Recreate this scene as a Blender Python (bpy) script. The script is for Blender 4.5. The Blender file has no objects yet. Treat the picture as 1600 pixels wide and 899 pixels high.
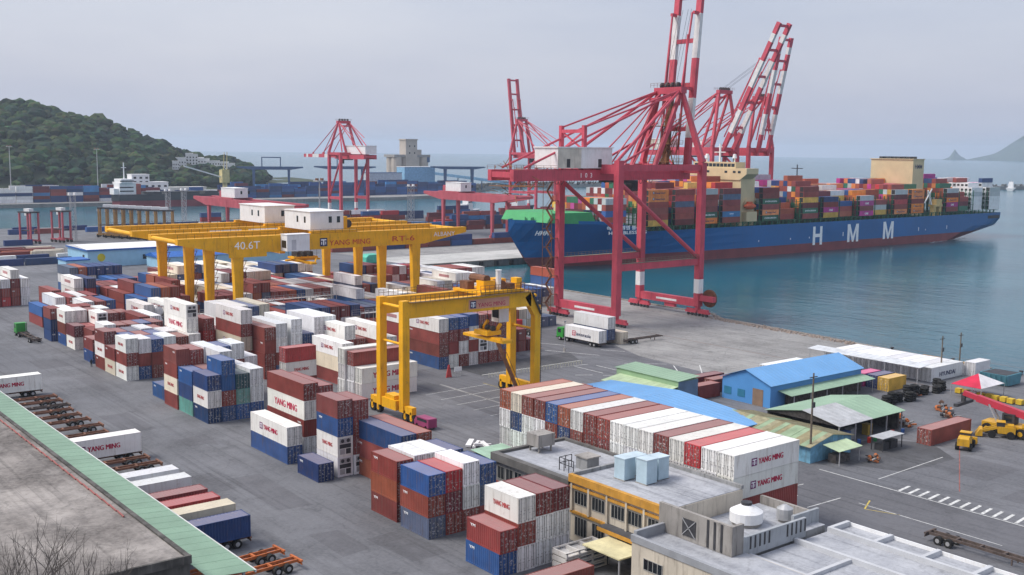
import bpy, bmesh, math, random
from mathutils import Vector, Matrix, Quaternion
R = math.radians
rnd = random.Random(7)
scene = bpy.context.scene
col = scene.collection

# ---------------------------------------------------------------- camera
CAM_H, PITCH, ROLL, YAW, FPX = 45.85, .1261, .0102, .6735, 1690.8
cd = bpy.data.cameras.new('camera'); cam = bpy.data.objects.new('camera', cd); col.objects.link(cam)
cd.sensor_width = 36.0; cd.lens = 36.0 * FPX / 1600.0; cd.clip_start = 1.0; cd.clip_end = 60000.0
fwd = Vector((math.sin(YAW) * math.cos(PITCH), math.cos(YAW) * math.cos(PITCH), -math.sin(PITCH)))
rgt = Vector((math.cos(YAW), -math.sin(YAW), 0)); upv = rgt.cross(fwd)
r2 = math.cos(ROLL) * rgt + math.sin(ROLL) * upv; u2 = -math.sin(ROLL) * rgt + math.cos(ROLL) * upv
mw = Matrix((r2, u2, -fwd)).transposed().to_4x4(); mw.translation = (0, 0, CAM_H)
cam.matrix_world = mw
scene.camera = cam

# ---------------------------------------------------------------- world: overcast daylight
SUN_AZ, SUN_EL = R(-55), R(52)          # azimuth measured from +y toward +x: bright cloud up to the left
wd = bpy.data.worlds.new('World'); scene.world = wd; wd.use_nodes = True
nt = wd.node_tree; nt.nodes.clear(); N = nt.nodes.new; LK = nt.links.new
sky = N('ShaderNodeTexSky'); sky.sky_type = 'NISHITA'; sky.sun_disc = False
sky.sun_elevation = SUN_EL; sky.sun_rotation = SUN_AZ; sky.altitude = 10; sky.air_density = 1.6; sky.dust_density = 5.0; sky.ozone_density = 2.0
tc = N('ShaderNodeTexCoord'); mp = N('ShaderNodeMapping'); mp.inputs['Scale'].default_value = (1.1, 1.1, 4.5)
LK(tc.outputs['Generated'], mp.inputs['Vector'])
nz = N('ShaderNodeTexNoise'); nz.inputs['Scale'].default_value = 1.7; nz.inputs['Detail'].default_value = 7; nz.inputs['Roughness'].default_value = .55
LK(mp.outputs[0], nz.inputs['Vector'])
cr = N('ShaderNodeValToRGB'); cr.color_ramp.elements[0].position = .3; cr.color_ramp.elements[1].position = .75
cr.color_ramp.elements[0].color = (4.0, 4.35, 5.6, 1); cr.color_ramp.elements[1].color = (5.5, 5.65, 6.5, 1)
LK(nz.outputs['Fac'], cr.inputs['Fac'])
mx = N('ShaderNodeMix'); mx.data_type = 'RGBA'; mx.inputs['Factor'].default_value = .72
LK(sky.outputs[0], mx.inputs['A']); LK(cr.outputs['Color'], mx.inputs['B'])
bg = N('ShaderNodeBackground'); bg.inputs['Strength'].default_value = .072
LK(mx.outputs['Result'], bg.inputs['Color'])
wo = N('ShaderNodeOutputWorld'); LK(bg.outputs[0], wo.inputs['Surface'])

sd = bpy.data.lights.new('sun', 'SUN'); sd.energy = 1.5; sd.angle = R(25); sd.color = (1, .96, .9)
sun = bpy.data.objects.new('sun', sd); col.objects.link(sun)
sdir = Vector((math.sin(SUN_AZ) * math.cos(SUN_EL), math.cos(SUN_AZ) * math.cos(SUN_EL), math.sin(SUN_EL)))
sun.rotation_euler = sdir.to_track_quat('Z', 'Y').to_euler()

scene.view_settings.view_transform = 'Standard'; scene.view_settings.look = 'None'
scene.view_settings.exposure = 1.06; scene.view_settings.gamma = 1.0
scene.cycles.use_denoising = True
scene.cycles.max_bounces = 5; scene.cycles.diffuse_bounces = 3; scene.cycles.glossy_bounces = 3
scene.cycles.volume_bounces = 3; scene.cycles.transparent_max_bounces = 8
scene.cycles.caustics_reflective = False; scene.cycles.caustics_refractive = False

# ---------------------------------------------------------------- helpers
def xyz(*a): return Vector(a)

class MB:
    """collects faces; build() links them as one mesh object"""
    def __init__(s): s.v = []; s.f = []; s.m = []; s.c = []; s.smooth = False
    def add(s, vs, fs, mi=0, c=None):
        o = len(s.v); s.v += [tuple(p) for p in vs]
        for f in fs: s.f.append(tuple(o + i for i in f)); s.m.append(mi); s.c.append(c)
        return s
    def box(s, x0, y0, z0, x1, y1, z1, mi=0, c=None):
        if x0 > x1: x0, x1 = x1, x0
        if y0 > y1: y0, y1 = y1, y0
        if z0 > z1: z0, z1 = z1, z0
        return s.add([(x0,y0,z0),(x1,y0,z0),(x1,y1,z0),(x0,y1,z0),(x0,y0,z1),(x1,y0,z1),(x1,y1,z1),(x0,y1,z1)],
            [(0,3,2,1),(4,5,6,7),(0,1,5,4),(1,2,6,5),(2,3,7,6),(3,0,4,7)], mi, c)
    def cbox(s, cx, cy, z0, w, d, h, mi=0, c=None): return s.box(cx-w/2, cy-d/2, z0, cx+w/2, cy+d/2, z0+h, mi, c)
    def beam(s, p, q, w, h=None, mi=0, c=None, w2=None, h2=None):
        h = h or w; w2 = w2 or w; h2 = h2 or h
        p, q = Vector(p), Vector(q); d = (q-p).normalized()
        a = Vector((0,0,1)) if abs(d.z) < .95 else Vector((0,1,0))
        r = d.cross(a).normalized(); u = r.cross(d).normalized()
        vs = []
        for (pt, ww, hh) in ((p, w, h), (q, w2, h2)):
            for i, j in ((-1,-1),(1,-1),(1,1),(-1,1)): vs.append(pt + r*(i*ww/2) + u*(j*hh/2))
        return s.add(vs, [(0,1,2,3),(4,7,6,5),(0,4,5,1),(1,5,6,2),(2,6,7,3),(3,7,4,0)], mi, c)
    def tube(s, p, q, r, n=8, r2=None, mi=0, c=None):
        r2 = r if r2 is None else r2
        p, q = Vector(p), Vector(q); d = (q-p).normalized()
        a = Vector((0,0,1)) if abs(d.z) < .95 else Vector((0,1,0))
        e = d.cross(a).normalized(); u = e.cross(d).normalized(); vs = []
        for pt, rr in ((p, r), (q, r2)):
            for k in range(n):
                t = 2*math.pi*k/n; vs.append(pt + e*(math.cos(t)*rr) + u*(math.sin(t)*rr))
        fs = [(k, n+k, n+(k+1)%n, (k+1)%n) for k in range(n)]
        fs += [tuple(range(n)), tuple(range(2*n-1, n-1, -1))]
        return s.add(vs, fs, mi, c)
    def path(s, pts, r, n=6, mi=0, rs=None):
        for i in range(len(pts)-1):
            s.tube(pts[i], pts[i+1], r if rs is None else rs[i], n, r if rs is None else rs[i+1], mi)
        return s
    def prism(s, pts, a, d, axis='z', mi=0, c=None):
        """polygon pts (2-D) extruded from a to d along axis; polygon lies in the other two axes"""
        n = len(pts)
        def P(u, v, w): return {'z': (u, v, w), 'y': (u, w, v), 'x': (w, u, v)}[axis]
        vs = [P(u, v, a) for u, v in pts] + [P(u, v, d) for u, v in pts]
        fs = [tuple(range(n-1, -1, -1)), tuple(range(n, 2*n))] + [(k, (k+1)%n, n+(k+1)%n, n+k) for k in range(n)]
        return s.add(vs, fs, mi, c)
    def quad(s, a, b, c_, d, mi=0, c=None): return s.add([a, b, c_, d], [(0,1,2,3)], mi, c)
    def mesh(s, name, mats, off=(0,0,0)):
        me = bpy.data.meshes.new(name)
        ox, oy, oz = off
        me.from_pydata([(x-ox, y-oy, z-oz) for x, y, z in s.v], [], s.f)
        for m in (mats if isinstance(mats, (list, tuple)) else [mats]): me.materials.append(m)
        if any(s.m): me.polygons.foreach_set('material_index', s.m)
        if any(c is not None for c in s.c):
            at = me.color_attributes.new('Col', 'FLOAT_COLOR', 'CORNER'); buf = []
            for poly, c in zip(me.polygons, s.c): buf += list((*(c or (1,1,1)), 1.0)) * poly.loop_total
            at.data.foreach_set('color', buf)
        bm = bmesh.new(); bm.from_mesh(me); bmesh.ops.recalc_face_normals(bm, faces=bm.faces); bm.to_mesh(me); bm.free()
        if s.smooth: me.polygons.foreach_set('use_smooth', [True]*len(me.polygons))
        me.update(); return me
    def build(s, name, mats, parent=None, world=True):
        """verts are world coordinates when world, else parent-local"""
        off = (0,0,0)
        if parent is not None and world:
            off = root_off(parent)
        o = bpy.data.objects.new(name, s.mesh(name, mats, off)); col.objects.link(o)
        if parent is not None: o.parent = parent
        return o

def root_off(o):
    v = Vector((0,0,0))
    while o is not None: v = v + o.location; o = o.parent
    return v

def tag(o, label=None, cat=None, group=None, kind=None):
    if label: o['label'] = label
    if cat: o['category'] = cat
    if group: o['group'] = group
    if kind: o['kind'] = kind
    return o

def thing(name, label, cat, loc=(0,0,0), rotz=0.0, group=None):
    o = bpy.data.objects.new(name, None); col.objects.link(o); o.empty_display_size = .5
    o.location = loc; o.rotation_euler = (0, 0, rotz)
    return tag(o, label, cat, group)

def link(name, me, parent=None, loc=(0,0,0), rotz=0.0):
    o = bpy.data.objects.new(name, me); col.objects.link(o); o.location = loc; o.rotation_euler = (0,0,rotz)
    if parent is not None: o.parent = parent
    return o

def at_px(px, py, D):
    d = fwd + r2*((px-800)/FPX) + u2*((449.5-py)/FPX); return Vector((0,0,CAM_H)) + d*D

def copy_tree(o, parent=None):
    c = o.copy(); col.objects.link(c); c.parent = parent
    for ch in list(o.children): copy_tree(ch, c)
    return c

# ---------------------------------------------------------------- materials
MATS = {}
def mat(name, c, rough=.75, metal=0.0, var=.18, scale=.5, stain=None, samt=.5, bump=0.0, bscale=8.0, spec=.35, src='pos', streak=True, fade=0.0, rust=0.0):
    if name in MATS: return MATS[name]
    m = bpy.data.materials.new(name); m.use_nodes = True; t = m.node_tree; t.nodes.clear(); n = t.nodes.new; k = t.links.new
    out = n('ShaderNodeOutputMaterial'); b = n('ShaderNodeBsdfPrincipled'); k(b.outputs[0], out.inputs[0])
    b.inputs['Roughness'].default_value = rough; b.inputs['Metallic'].default_value = metal
    b.inputs['Specular IOR Level'].default_value = spec
    g = n('ShaderNodeNewGeometry'); vec = g.outputs['Position']
    nz = n('ShaderNodeTexNoise'); nz.inputs['Scale'].default_value = scale; nz.inputs['Detail'].default_value = 6; k(vec, nz.inputs['Vector'])
    if c == 'obj': base = n('ShaderNodeObjectInfo').outputs['Color']
    elif c == 'attr':
        a = n('ShaderNodeVertexColor'); a.layer_name = 'Col'; base = a.outputs['Color']
    else:
        r_ = n('ShaderNodeRGB'); r_.outputs[0].default_value = (*c, 1); base = r_.outputs[0]
    mr = n('ShaderNodeMapRange'); mr.inputs['From Min'].default_value = .3; mr.inputs['From Max'].default_value = .7
    mr.inputs['To Min'].default_value = 1-var; mr.inputs['To Max'].default_value = 1+var; k(nz.outputs['Fac'], mr.inputs['Value'])
    mu = n('ShaderNodeVectorMath'); mu.operation = 'SCALE'; k(base, mu.inputs[0]); k(mr.outputs[0], mu.inputs['Scale'])
    cur = mu.outputs[0]
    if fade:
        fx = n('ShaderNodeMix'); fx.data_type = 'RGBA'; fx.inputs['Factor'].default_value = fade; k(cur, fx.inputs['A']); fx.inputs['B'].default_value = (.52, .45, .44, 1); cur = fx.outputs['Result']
    if stain is not None:
        ma = n('ShaderNodeMapping'); ma.inputs['Scale'].default_value = (1.6, 1.6, .22 if streak else 1.6); k(vec, ma.inputs['Vector'])
        n2 = n('ShaderNodeTexNoise'); n2.inputs['Scale'].default_value = 1.3; n2.inputs['Detail'].default_value = 8; n2.inputs['Roughness'].default_value = .65
        k(ma.outputs[0], n2.inputs['Vector'])
        m2 = n('ShaderNodeMapRange'); m2.inputs['From Min'].default_value = .52; m2.inputs['From Max'].default_value = .72
        m2.inputs['To Min'].default_value = 0; m2.inputs['To Max'].default_value = samt; k(n2.outputs['Fac'], m2.inputs['Value'])
        mi = n('ShaderNodeMix'); mi.data_type = 'RGBA'; k(m2.outputs[0], mi.inputs['Factor']); k(cur, mi.inputs['A']); mi.inputs['B'].default_value = (*stain, 1)
        cur = mi.outputs['Result']
    if rust:
        n4 = n('ShaderNodeTexNoise'); n4.inputs['Scale'].default_value = 1.9; n4.inputs['Detail'].default_value = 9; n4.inputs['Roughness'].default_value = .7; k(vec, n4.inputs['Vector'])
        m4 = n('ShaderNodeMapRange'); m4.inputs['From Min'].default_value = .60; m4.inputs['From Max'].default_value = .70; m4.inputs['To Max'].default_value = rust; k(n4.outputs['Fac'], m4.inputs['Value'])
        r4 = n('ShaderNodeMix'); r4.data_type = 'RGBA'; k(m4.outputs[0], r4.inputs['Factor']); k(cur, r4.inputs['A']); r4.inputs['B'].default_value = (.15, .075, .045, 1); cur = r4.outputs['Result']
    k(cur, b.inputs['Base Color'])
    if bump:
        n3 = n('ShaderNodeTexNoise'); n3.inputs['Scale'].default_value = bscale; n3.inputs['Detail'].default_value = 4; k(vec, n3.inputs['Vector'])
        bp = n('ShaderNodeBump'); bp.inputs['Strength'].default_value = bump; bp.inputs['Distance'].default_value = .05; k(n3.outputs['Fac'], bp.inputs['Height']); k(bp.outputs[0], b.inputs['Normal'])
    MATS[name] = m; return m

RUST = (.16, .07, .035)
paint = mat('container_paint', 'obj', .55, var=.2, scale=.45, stain=(.14, .085, .065), samt=.5, rust=.55)
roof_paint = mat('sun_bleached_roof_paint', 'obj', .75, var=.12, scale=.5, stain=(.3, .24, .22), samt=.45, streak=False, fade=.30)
reefer_paint = mat('reefer_paint', 'obj', .45, var=.07, scale=.4, stain=(.36, .30, .24), samt=.5, rust=.3)
attr_paint = mat('attribute_paint', 'attr', .55, var=.12, scale=.3, stain=(.12, .075, .055), samt=.35)
steel = mat('galvanised_steel', (.42, .42, .43), .5, .3, var=.15, scale=2)
darkm = mat('dark_gasket', (.03, .03, .032), .7)
rubber = mat('tyre_rubber', (.018, .018, .018), .85)
white_p = mat('white_paint', (.78, .78, .78), .55, var=.06, stain=(.35, .28, .2), samt=.3)
letter_red = mat('lettering_red', (.46, .012, .06), .5, var=.05)
letter_white = mat('lettering_white', (.9, .9, .9), .5, var=.05)
letter_dark = mat('lettering_dark', (.02, .03, .09), .5, var=.05)
emblem_p = mat('emblem_purple', (.16, .015, .12), .5, var=.05)
sts_red = mat('crane_red', (.54, .075, .11), .5, var=.15, scale=.25, stain=(.2, .05, .05), samt=.55, rust=.5)
sts_redw = mat('crane_boom_white', (.7, .69, .68), .5, var=.1, stain=(.3, .16, .1), samt=.4)
rust_m = mat('rusty_steel', (.17, .075, .04), .8, var=.35, scale=1.2)
yellow = mat('gantry_yellow', (.84, .42, .007), .5, var=.12, scale=.3, stain=(.34, .15, .03), samt=.5, rust=.5)
dark_steel = mat('dark_steel', (.045, .045, .05), .6, var=.3, scale=1)
glass = mat('window_glass', (.015, .02, .025), .12, spec=.6, var=.3)
# ================================================================ setting
def ground_mat(name, c1, c2, crack=.5, streak_axis=1, scale=.03, rough=.85, dark=(.035,.035,.038)):
    m = bpy.data.materials.new(name); m.use_nodes = True; t = m.node_tree; t.nodes.clear(); n = t.nodes.new; k = t.links.new
    out = n('ShaderNodeOutputMaterial'); b = n('ShaderNodeBsdfPrincipled'); k(b.outputs[0], out.inputs[0])
    b.inputs['Specular IOR Level'].default_value = .3
    g = n('ShaderNodeNewGeometry'); vec = g.outputs['Position']
    def noise(sc, det=6, ro=.6, v=vec):
        q = n('ShaderNodeTexNoise'); q.inputs['Scale'].default_value = sc; q.inputs['Detail'].default_value = det; q.inputs['Roughness'].default_value = ro; k(v, q.inputs['Vector']); return q.outputs['Fac']
    def mapr(v, a, d, e=0., f=1.):
        q = n('ShaderNodeMapRange'); q.inputs['From Min'].default_value = a; q.inputs['From Max'].default_value = d; q.inputs['To Min'].default_value = e; q.inputs['To Max'].default_value = f; k(v, q.inputs['Value']); return q.outputs[0]
    def mix(f, a, bb, mode='MIX'):
        q = n('ShaderNodeMix'); q.data_type = 'RGBA'; q.blend_type = mode
        if hasattr(f, 'node'): k(f, q.inputs['Factor'])
        else: q.inputs['Factor'].default_value = f
        for s_, v in (('A', a), ('B', bb)):
            if isinstance(v, tuple): q.inputs[s_].default_value = (*v, 1)
            else: k(v, q.inputs[s_])
        return q.outputs['Result']
    c = mix(mapr(noise(scale, 8), .38, .62), c1, c2)
    c = mix(mapr(noise(scale*9, 6), .5, .72, 0, .4), c, tuple(x*.62 for x in c1))
    ma = n('ShaderNodeMapping'); ma.inputs['Scale'].default_value = (1, .06, 1) if streak_axis == 1 else (.06, 1, 1); k(vec, ma.inputs['Vector'])
    c = mix(mapr(noise(.55, 5, .6, ma.outputs[0]), .5, .72, 0, .65), c, tuple(x*.6 for x in c1))
    m2 = n('ShaderNodeMapping'); m2.inputs['Rotation'].default_value = (0, 0, .35); m2.inputs['Scale'].default_value = (1.5, .035, 1); k(vec, m2.inputs['Vector'])
    c = mix(mapr(noise(.8, 4, .55, m2.outputs[0]), .56, .68, 0, .6), c, tuple(x*.5 for x in c1))
    c = mix(mapr(noise(.045, 9, .72), .5, .66, 0, .6), c, tuple(x*.55 for x in c1))
    c = mix(mapr(noise(.16, 7, .7), .60, .72, 0, .7), c, dark)
    vo = n('ShaderNodeTexVoronoi'); vo.feature = 'DISTANCE_TO_EDGE'; vo.inputs['Scale'].default_value = .13
    wv = n('ShaderNodeVectorMath'); wv.operation = 'ADD'; nn = n('ShaderNodeTexNoise'); nn.inputs['Scale'].default_value = .5; k(vec, nn.inputs['Vector'])
    sc_ = n('ShaderNodeVectorMath'); sc_.operation = 'SCALE'; sc_.inputs['Scale'].default_value = 2.5; k(nn.outputs['Color'], sc_.inputs[0]); k(vec, wv.inputs[0]); k(sc_.outputs[0], wv.inputs[1]); k(wv.outputs[0], vo.inputs['Vector'])
    c = mix(mapr(vo.outputs['Distance'], .004, .016, crack, 0), c, dark)
    c = mix(mapr(noise(2.2, 4), .35, .65, .0, .22), c, tuple(min(1, x*1.5) for x in c2))
    k(c, b.inputs['Base Color']); k(mapr(noise(.09), .3, .7, rough-.22, rough+.1), b.inputs['Roughness'])
    bp = n('ShaderNodeBump'); bp.inputs['Strength'].default_value = .25; bp.inputs['Distance'].default_value = .03; k(noise(3.0, 5), bp.inputs['Height']); k(bp.outputs[0], b.inputs['Normal'])
    MATS[name] = m; return m

asphalt = ground_mat('yard_asphalt', (.118,.120,.131), (.172,.174,.186), crack=.22)
concrete_g = ground_mat('apron_concrete', (.205,.20,.197), (.31,.305,.295), crack=.35, scale=.05)
dark_asph = ground_mat('dark_asphalt', (.105,.105,.114), (.138,.138,.149), crack=.15)
pale_conc = ground_mat('pale_concrete', (.42,.42,.40), (.52,.51,.49), crack=.25, streak_axis=0)
oily = ground_mat('oily_asphalt', (.06,.06,.064), (.10,.10,.106), crack=.3, scale=.08)
quay_wall = mat('quay_wall', (.2,.19,.175), .9, var=.3, scale=.4, stain=(.05,.05,.045), samt=.8)
line_white = mat('marking_white', (.62,.62,.6), .7, var=.25, scale=1.5, stain=(.2,.2,.2), samt=.8, streak=False)
line_yellow = mat('marking_yellow', (.55,.42,.08), .7, var=.25, scale=1.5, stain=(.2,.2,.2), samt=.8, streak=False)

SEA_Z = -2.5
LAND = [(-600,-400),(218,-400),(220,-100),(222,60),(225,115),(229,160),(231.5,196),(236,203),(236,358),(612,358),(612,600),(590,634),(447,636),(190,640),(-600,700)]
tag(MB().prism(LAND, -5, 0).build('ground', [asphalt]), kind='structure')
gw = bpy.data.objects['ground'].data; gw.materials.append(quay_wall)
for p_ in gw.polygons:
    if abs(p_.normal.z) < .5: p_.material_index = 1
# cope along the near quay and the pier, bollards, fenders
cope = MB()
for a, b in zip(LAND[2:9], LAND[3:10]):
    dx, dy = b[0]-a[0], b[1]-a[1]; L_ = math.hypot(dx, dy); nx, ny = dy/L_, -dx/L_
    p = Vector((a[0]-nx*.55, a[1]-ny*.55, .12)); q = Vector((b[0]-nx*.55, b[1]-ny*.55, .12))
    if a[1] != 60: cope.beam(p, q, 1.0, .25)
tag(cope.build('quay_cope', mat('worn_cope', (.24,.21,.185), .95, var=.4, scale=.6, stain=(.09,.075,.06), samt=.8, streak=False)), kind='structure')

def sheet(name, x0, y0, x1, y1, m, z=.004):
    n = 1
    return tag(MB().quad((x0,y0,z),(x1,y0,z),(x1,y1,z),(x0,y1,z)).build(name, m), kind='structure')
tag(MB().add([(176,205,.004),(171,150,.004),(176,136,.004),(198,128,.004),(204,146,.004),(222,133,.004),(224.6,115,.004),(228.5,160,.004),(230.5,195.5,.004),(235,203,.004),(235,300,.004),(200,300,.004),(186,205,.004)], [tuple(range(13))]).build('concrete_apron', concrete_g), kind='structure')
sheet('pier_apron', 236.2, 359.2, 611, 392, pale_conc)
sheet('pier_road', 236.2, 392.1, 600, 420, concrete_g)
tag(MB().add([(112,60,.008),(131.4,50,.008),(131.4,96,.008),(122,131,.008),(133,176,.008),(160,180,.008),(172,168,.008),(186,205,.008),(177,212,.008),(158,190,.008),(150,186,.008),(116,186,.008),(111,130,.008),(111.5,95,.008)], [tuple(range(14))]).build('road', dark_asph), kind='structure')
tag(MB().add([(134,98,.010),(140,84,.010),(152,82,.010),(158,90,.010),(153,97,.010)], [tuple(range(5))]).build('oil_stained_ground', oily), kind='structure')
for (x, y, w, d) in ((58,172,4.5,13),(63,158,4.5,5),(60,122,4.6,17),(55,134,5,9),(64,205,3,14),(61,232,6,10),(64,98,4.5,9),(146,74,9,9),(140,61,6,8),(86,160,5,5),(59,104,4,8)):
    j = [rnd.uniform(-.5, .5) for _ in range(8)]
    tag(MB().quad((x+j[0],y+j[1],.012),(x+w+j[2],y+j[3],.012),(x+w+j[4],y+d+j[5],.012),(x+j[6],y+d+j[7],.012)).build('asphalt_patch', dark_asph), kind='structure')
# painted markings: each stroke an own sheet
def stroke(p, q, w, m=line_white, name='road_marking', z=.018):
    d = Vector((q[0]-p[0], q[1]-p[1], 0)); d.normalize(); r = Vector((-d.y, d.x, 0))*w/2
    a, b = Vector((*p, z)), Vector((*q, z))
    tag(MB().quad(a-r, b-r, b+r, a+r).build(name, m), kind='structure')
for i in range(17): stroke((131.6, 79.2-i*1.48), (134.6, 79.5-i*1.48), .42)
stroke((131.3, 92), (131.2, 48), .18)
stroke((122.5, 79.5), (122.5, 60), .14); stroke((114.6, 86), (118.6, 86.4), .3); stroke((115.5, 82.5), (122.4, 82.2), .16); stroke((115.5, 90), (123.5, 89), .14)
stroke((121, 77.6), (124.6, 79.2), .2, line_yellow); stroke((121, 77.6), (122.6, 73.5), .14, line_yellow)
stroke((134, 84), (152, 84.5), .14); stroke((138, 74), (164, 88.5), .12, mat('marking_red', (.32,.1,.08), .8, var=.3))
for y in (141, 146, 151, 156, 161, 166): stroke((112, y), (127, y+.6), .14)
stroke((119, 138), (119.4, 172), .6, concrete_g, 'concrete_strip'); stroke((127, 138), (127, 168), .14, line_yellow); stroke((131.5, 138), (131.5, 162), .14, line_yellow)
for i in range(4): stroke((143-i*3.2, 174-i*.4), (146-i*3.2, 174.4-i*.4), .35, concrete_g, 'kerb_line')
for (a, b) in (((150,171),(157,170)),((160,188),(166,176)),((153,161),(153,170)),((157.5,160),(157.5,168)),((147,163),(150,161)),((151.5,159.5),(154,157.6)),((168,190),(160,206)),((171,181),(174,176)),((164,166),(171,160)),((158,150),(166,160)),((163,148),(171,158)),((167,146),(176,155))): stroke(a, b, .22)
# crane rails set into the apron
for x in (197.5, 230.8): stroke((x, 100), (x, 330), .16, rust_m, 'crane_rail', .022)
for x in (110, 161): stroke((x, 190), (x, 345), .25, rust_m, 'crane_rail', .022)

# sea
m = bpy.data.materials.new('sea_water'); m.use_nodes = True; t = m.node_tree; b = t.nodes['Principled BSDF']; k = t.links.new; n = t.nodes.new
g = n('ShaderNodeNewGeometry')
n0 = n('ShaderNodeTexNoise'); n0.inputs['Scale'].default_value = .012; n0.inputs['Detail'].default_value = 5; k(g.outputs['Position'], n0.inputs['Vector'])
rp = n('ShaderNodeValToRGB'); rp.color_ramp.elements[0].position = .35; rp.color_ramp.elements[1].position = .68
rp.color_ramp.elements[0].color = (.007,.075,.105,1); rp.color_ramp.elements[1].color = (.016,.115,.15,1); k(n0.outputs['Fac'], rp.inputs['Fac']); k(rp.outputs[0], b.inputs['Base Color'])
b.inputs['Roughness'].default_value = .18; b.inputs['IOR'].default_value = 1.33
mp = n('ShaderNodeMapping'); mp.inputs['Rotation'].default_value = (0,0,R(25)); mp.inputs['Scale'].default_value = (1, .45, 1); k(g.outputs['Position'], mp.inputs['Vector'])
hs = []
for sc, ds in ((.22, .9), (.9, .25), (.035, 1.6)):
    q = n('ShaderNodeTexNoise'); q.inputs['Scale'].default_value = sc; q.inputs['Detail'].default_value = 5; k(mp.outputs[0], q.inputs['Vector'])
    w = n('ShaderNodeMath'); w.operation = 'MULTIPLY'; w.inputs[1].default_value = ds; k(q.outputs['Fac'], w.inputs[0]); hs.append(w.outputs[0])
a1 = n('ShaderNodeMath'); k(hs[0], a1.inputs[0]); k(hs[1], a1.inputs[1]); a2 = n('ShaderNodeMath'); k(a1.outputs[0], a2.inputs[0]); k(hs[2], a2.inputs[1])
bp = n('ShaderNodeBump'); bp.inputs['Strength'].default_value = .24; bp.inputs['Distance'].default_value = 1.0; k(a2.outputs[0], bp.inputs['Height']); k(bp.outputs[0], b.inputs['Normal'])
# wind patches, and the sheltered basin behind the pier lies calm
wp = n('ShaderNodeTexNoise'); wp.inputs['Scale'].default_value = .011; wp.inputs['Detail'].default_value = 4; k(mp.outputs[0], wp.inputs['Vector'])
w1 = n('ShaderNodeMapRange'); w1.inputs['From Min'].default_value = .38; w1.inputs['From Max'].default_value = .62; w1.inputs['To Min'].default_value = .17; w1.inputs['To Max'].default_value = .42; k(wp.outputs['Fac'], w1.inputs['Value'])
sx_ = n('ShaderNodeSeparateXYZ'); k(g.outputs['Position'], sx_.inputs[0])
w2 = n('ShaderNodeMapRange'); w2.inputs['From Min'].default_value = 600; w2.inputs['From Max'].default_value = 680; w2.inputs['To Min'].default_value = 1; w2.inputs['To Max'].default_value = .12; k(sx_.outputs['Y'], w2.inputs['Value'])
w3 = n('ShaderNodeMath'); w3.operation = 'MULTIPLY'; k(w1.outputs[0], w3.inputs[0]); k(w2.outputs[0], w3.inputs[1]); k(w3.outputs[0], bp.inputs['Strength'])
sea_mat = m
seg = 96; rad = 13500
ring = [(rad*math.cos(2*math.pi*i/seg), rad*math.sin(2*math.pi*i/seg), SEA_Z) for i in range(seg)]
tag(MB().add(ring, [tuple(range(seg))]).build('sea', sea_mat), kind='structure')

# far terminal land across the basin
tag(MB().prism([(-900,930),(200,898),(560,880),(640,905),(700,960),(760,1040),(620,1120),(-900,1250)], -5, .5).build('far_quay', [concrete_g]), kind='structure')
def interp(x, xs, ys):
    if x <= xs[0]: return ys[0]
    for i in range(len(xs)-1):
        if x <= xs[i+1]:
            t_ = (x-xs[i])/(xs[i+1]-xs[i]); return ys[i]*(1-t_)+ys[i+1]*t_
    return ys[-1]
from mathutils import noise as mnoise
RX = [-300, 100, 331, 373, 444, 510, 560, 585, 600, 640, 668, 700]; RZ = [60, 78, 84, 87, 71, 50, 33, 22, 19, 17, 5, -4]
def hill_z(x, y):
    top = interp(x*1400/y if y < 1400 else x, RX, RZ)
    t_ = (y-1130)/270.0 if y < 1400 else max(0, 1-(y-1400)/420.0)
    t_ = max(0, min(1, t_)); s_ = t_**.8 if y < 1400 else t_*t_*(3-2*t_)
    return top*s_ + 7*s_*mnoise.noise((x/70, y/70, 0)) + .4
gx = [-500+i*22 for i in range(60)]; gy = [1100+i*24 for i in range(32)]
hm = MB(); hv = [(x, y, hill_z(x, y)) for y in gy for x in gx]; W_ = len(gx)
hm.add(hv, [(j*W_+i, j*W_+i+1, (j+1)*W_+i+1, (j+1)*W_+i) for j in range(len(gy)-1) for i in range(W_-1)]); hm.smooth = True
hill_m = mat('hill_soil', (.045,.06,.03), .95, var=.4, scale=.02)
tag(hm.build('hill', hill_m), kind='structure')
HOUSES = []
for px, py, w_, h_ in ((283,262,14,7),(300,258,16,9),(318,255,16,9),(335,253,14,9),(350,253,12,8),(310,248,14,7),(328,246,12,7),(296,252,10,6),(361,253,10,6),(275,266,9,5)):
    for D in range(1140, 1420, 6):
        p = at_px(px, py, D)
        if p.z <= hill_z(p.x, p.y): break
    HOUSES.append((p.x, p.y, w_*1.15*D/FPX, h_*D/FPX+4, hill_z(p.x, p.y)+2))
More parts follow.
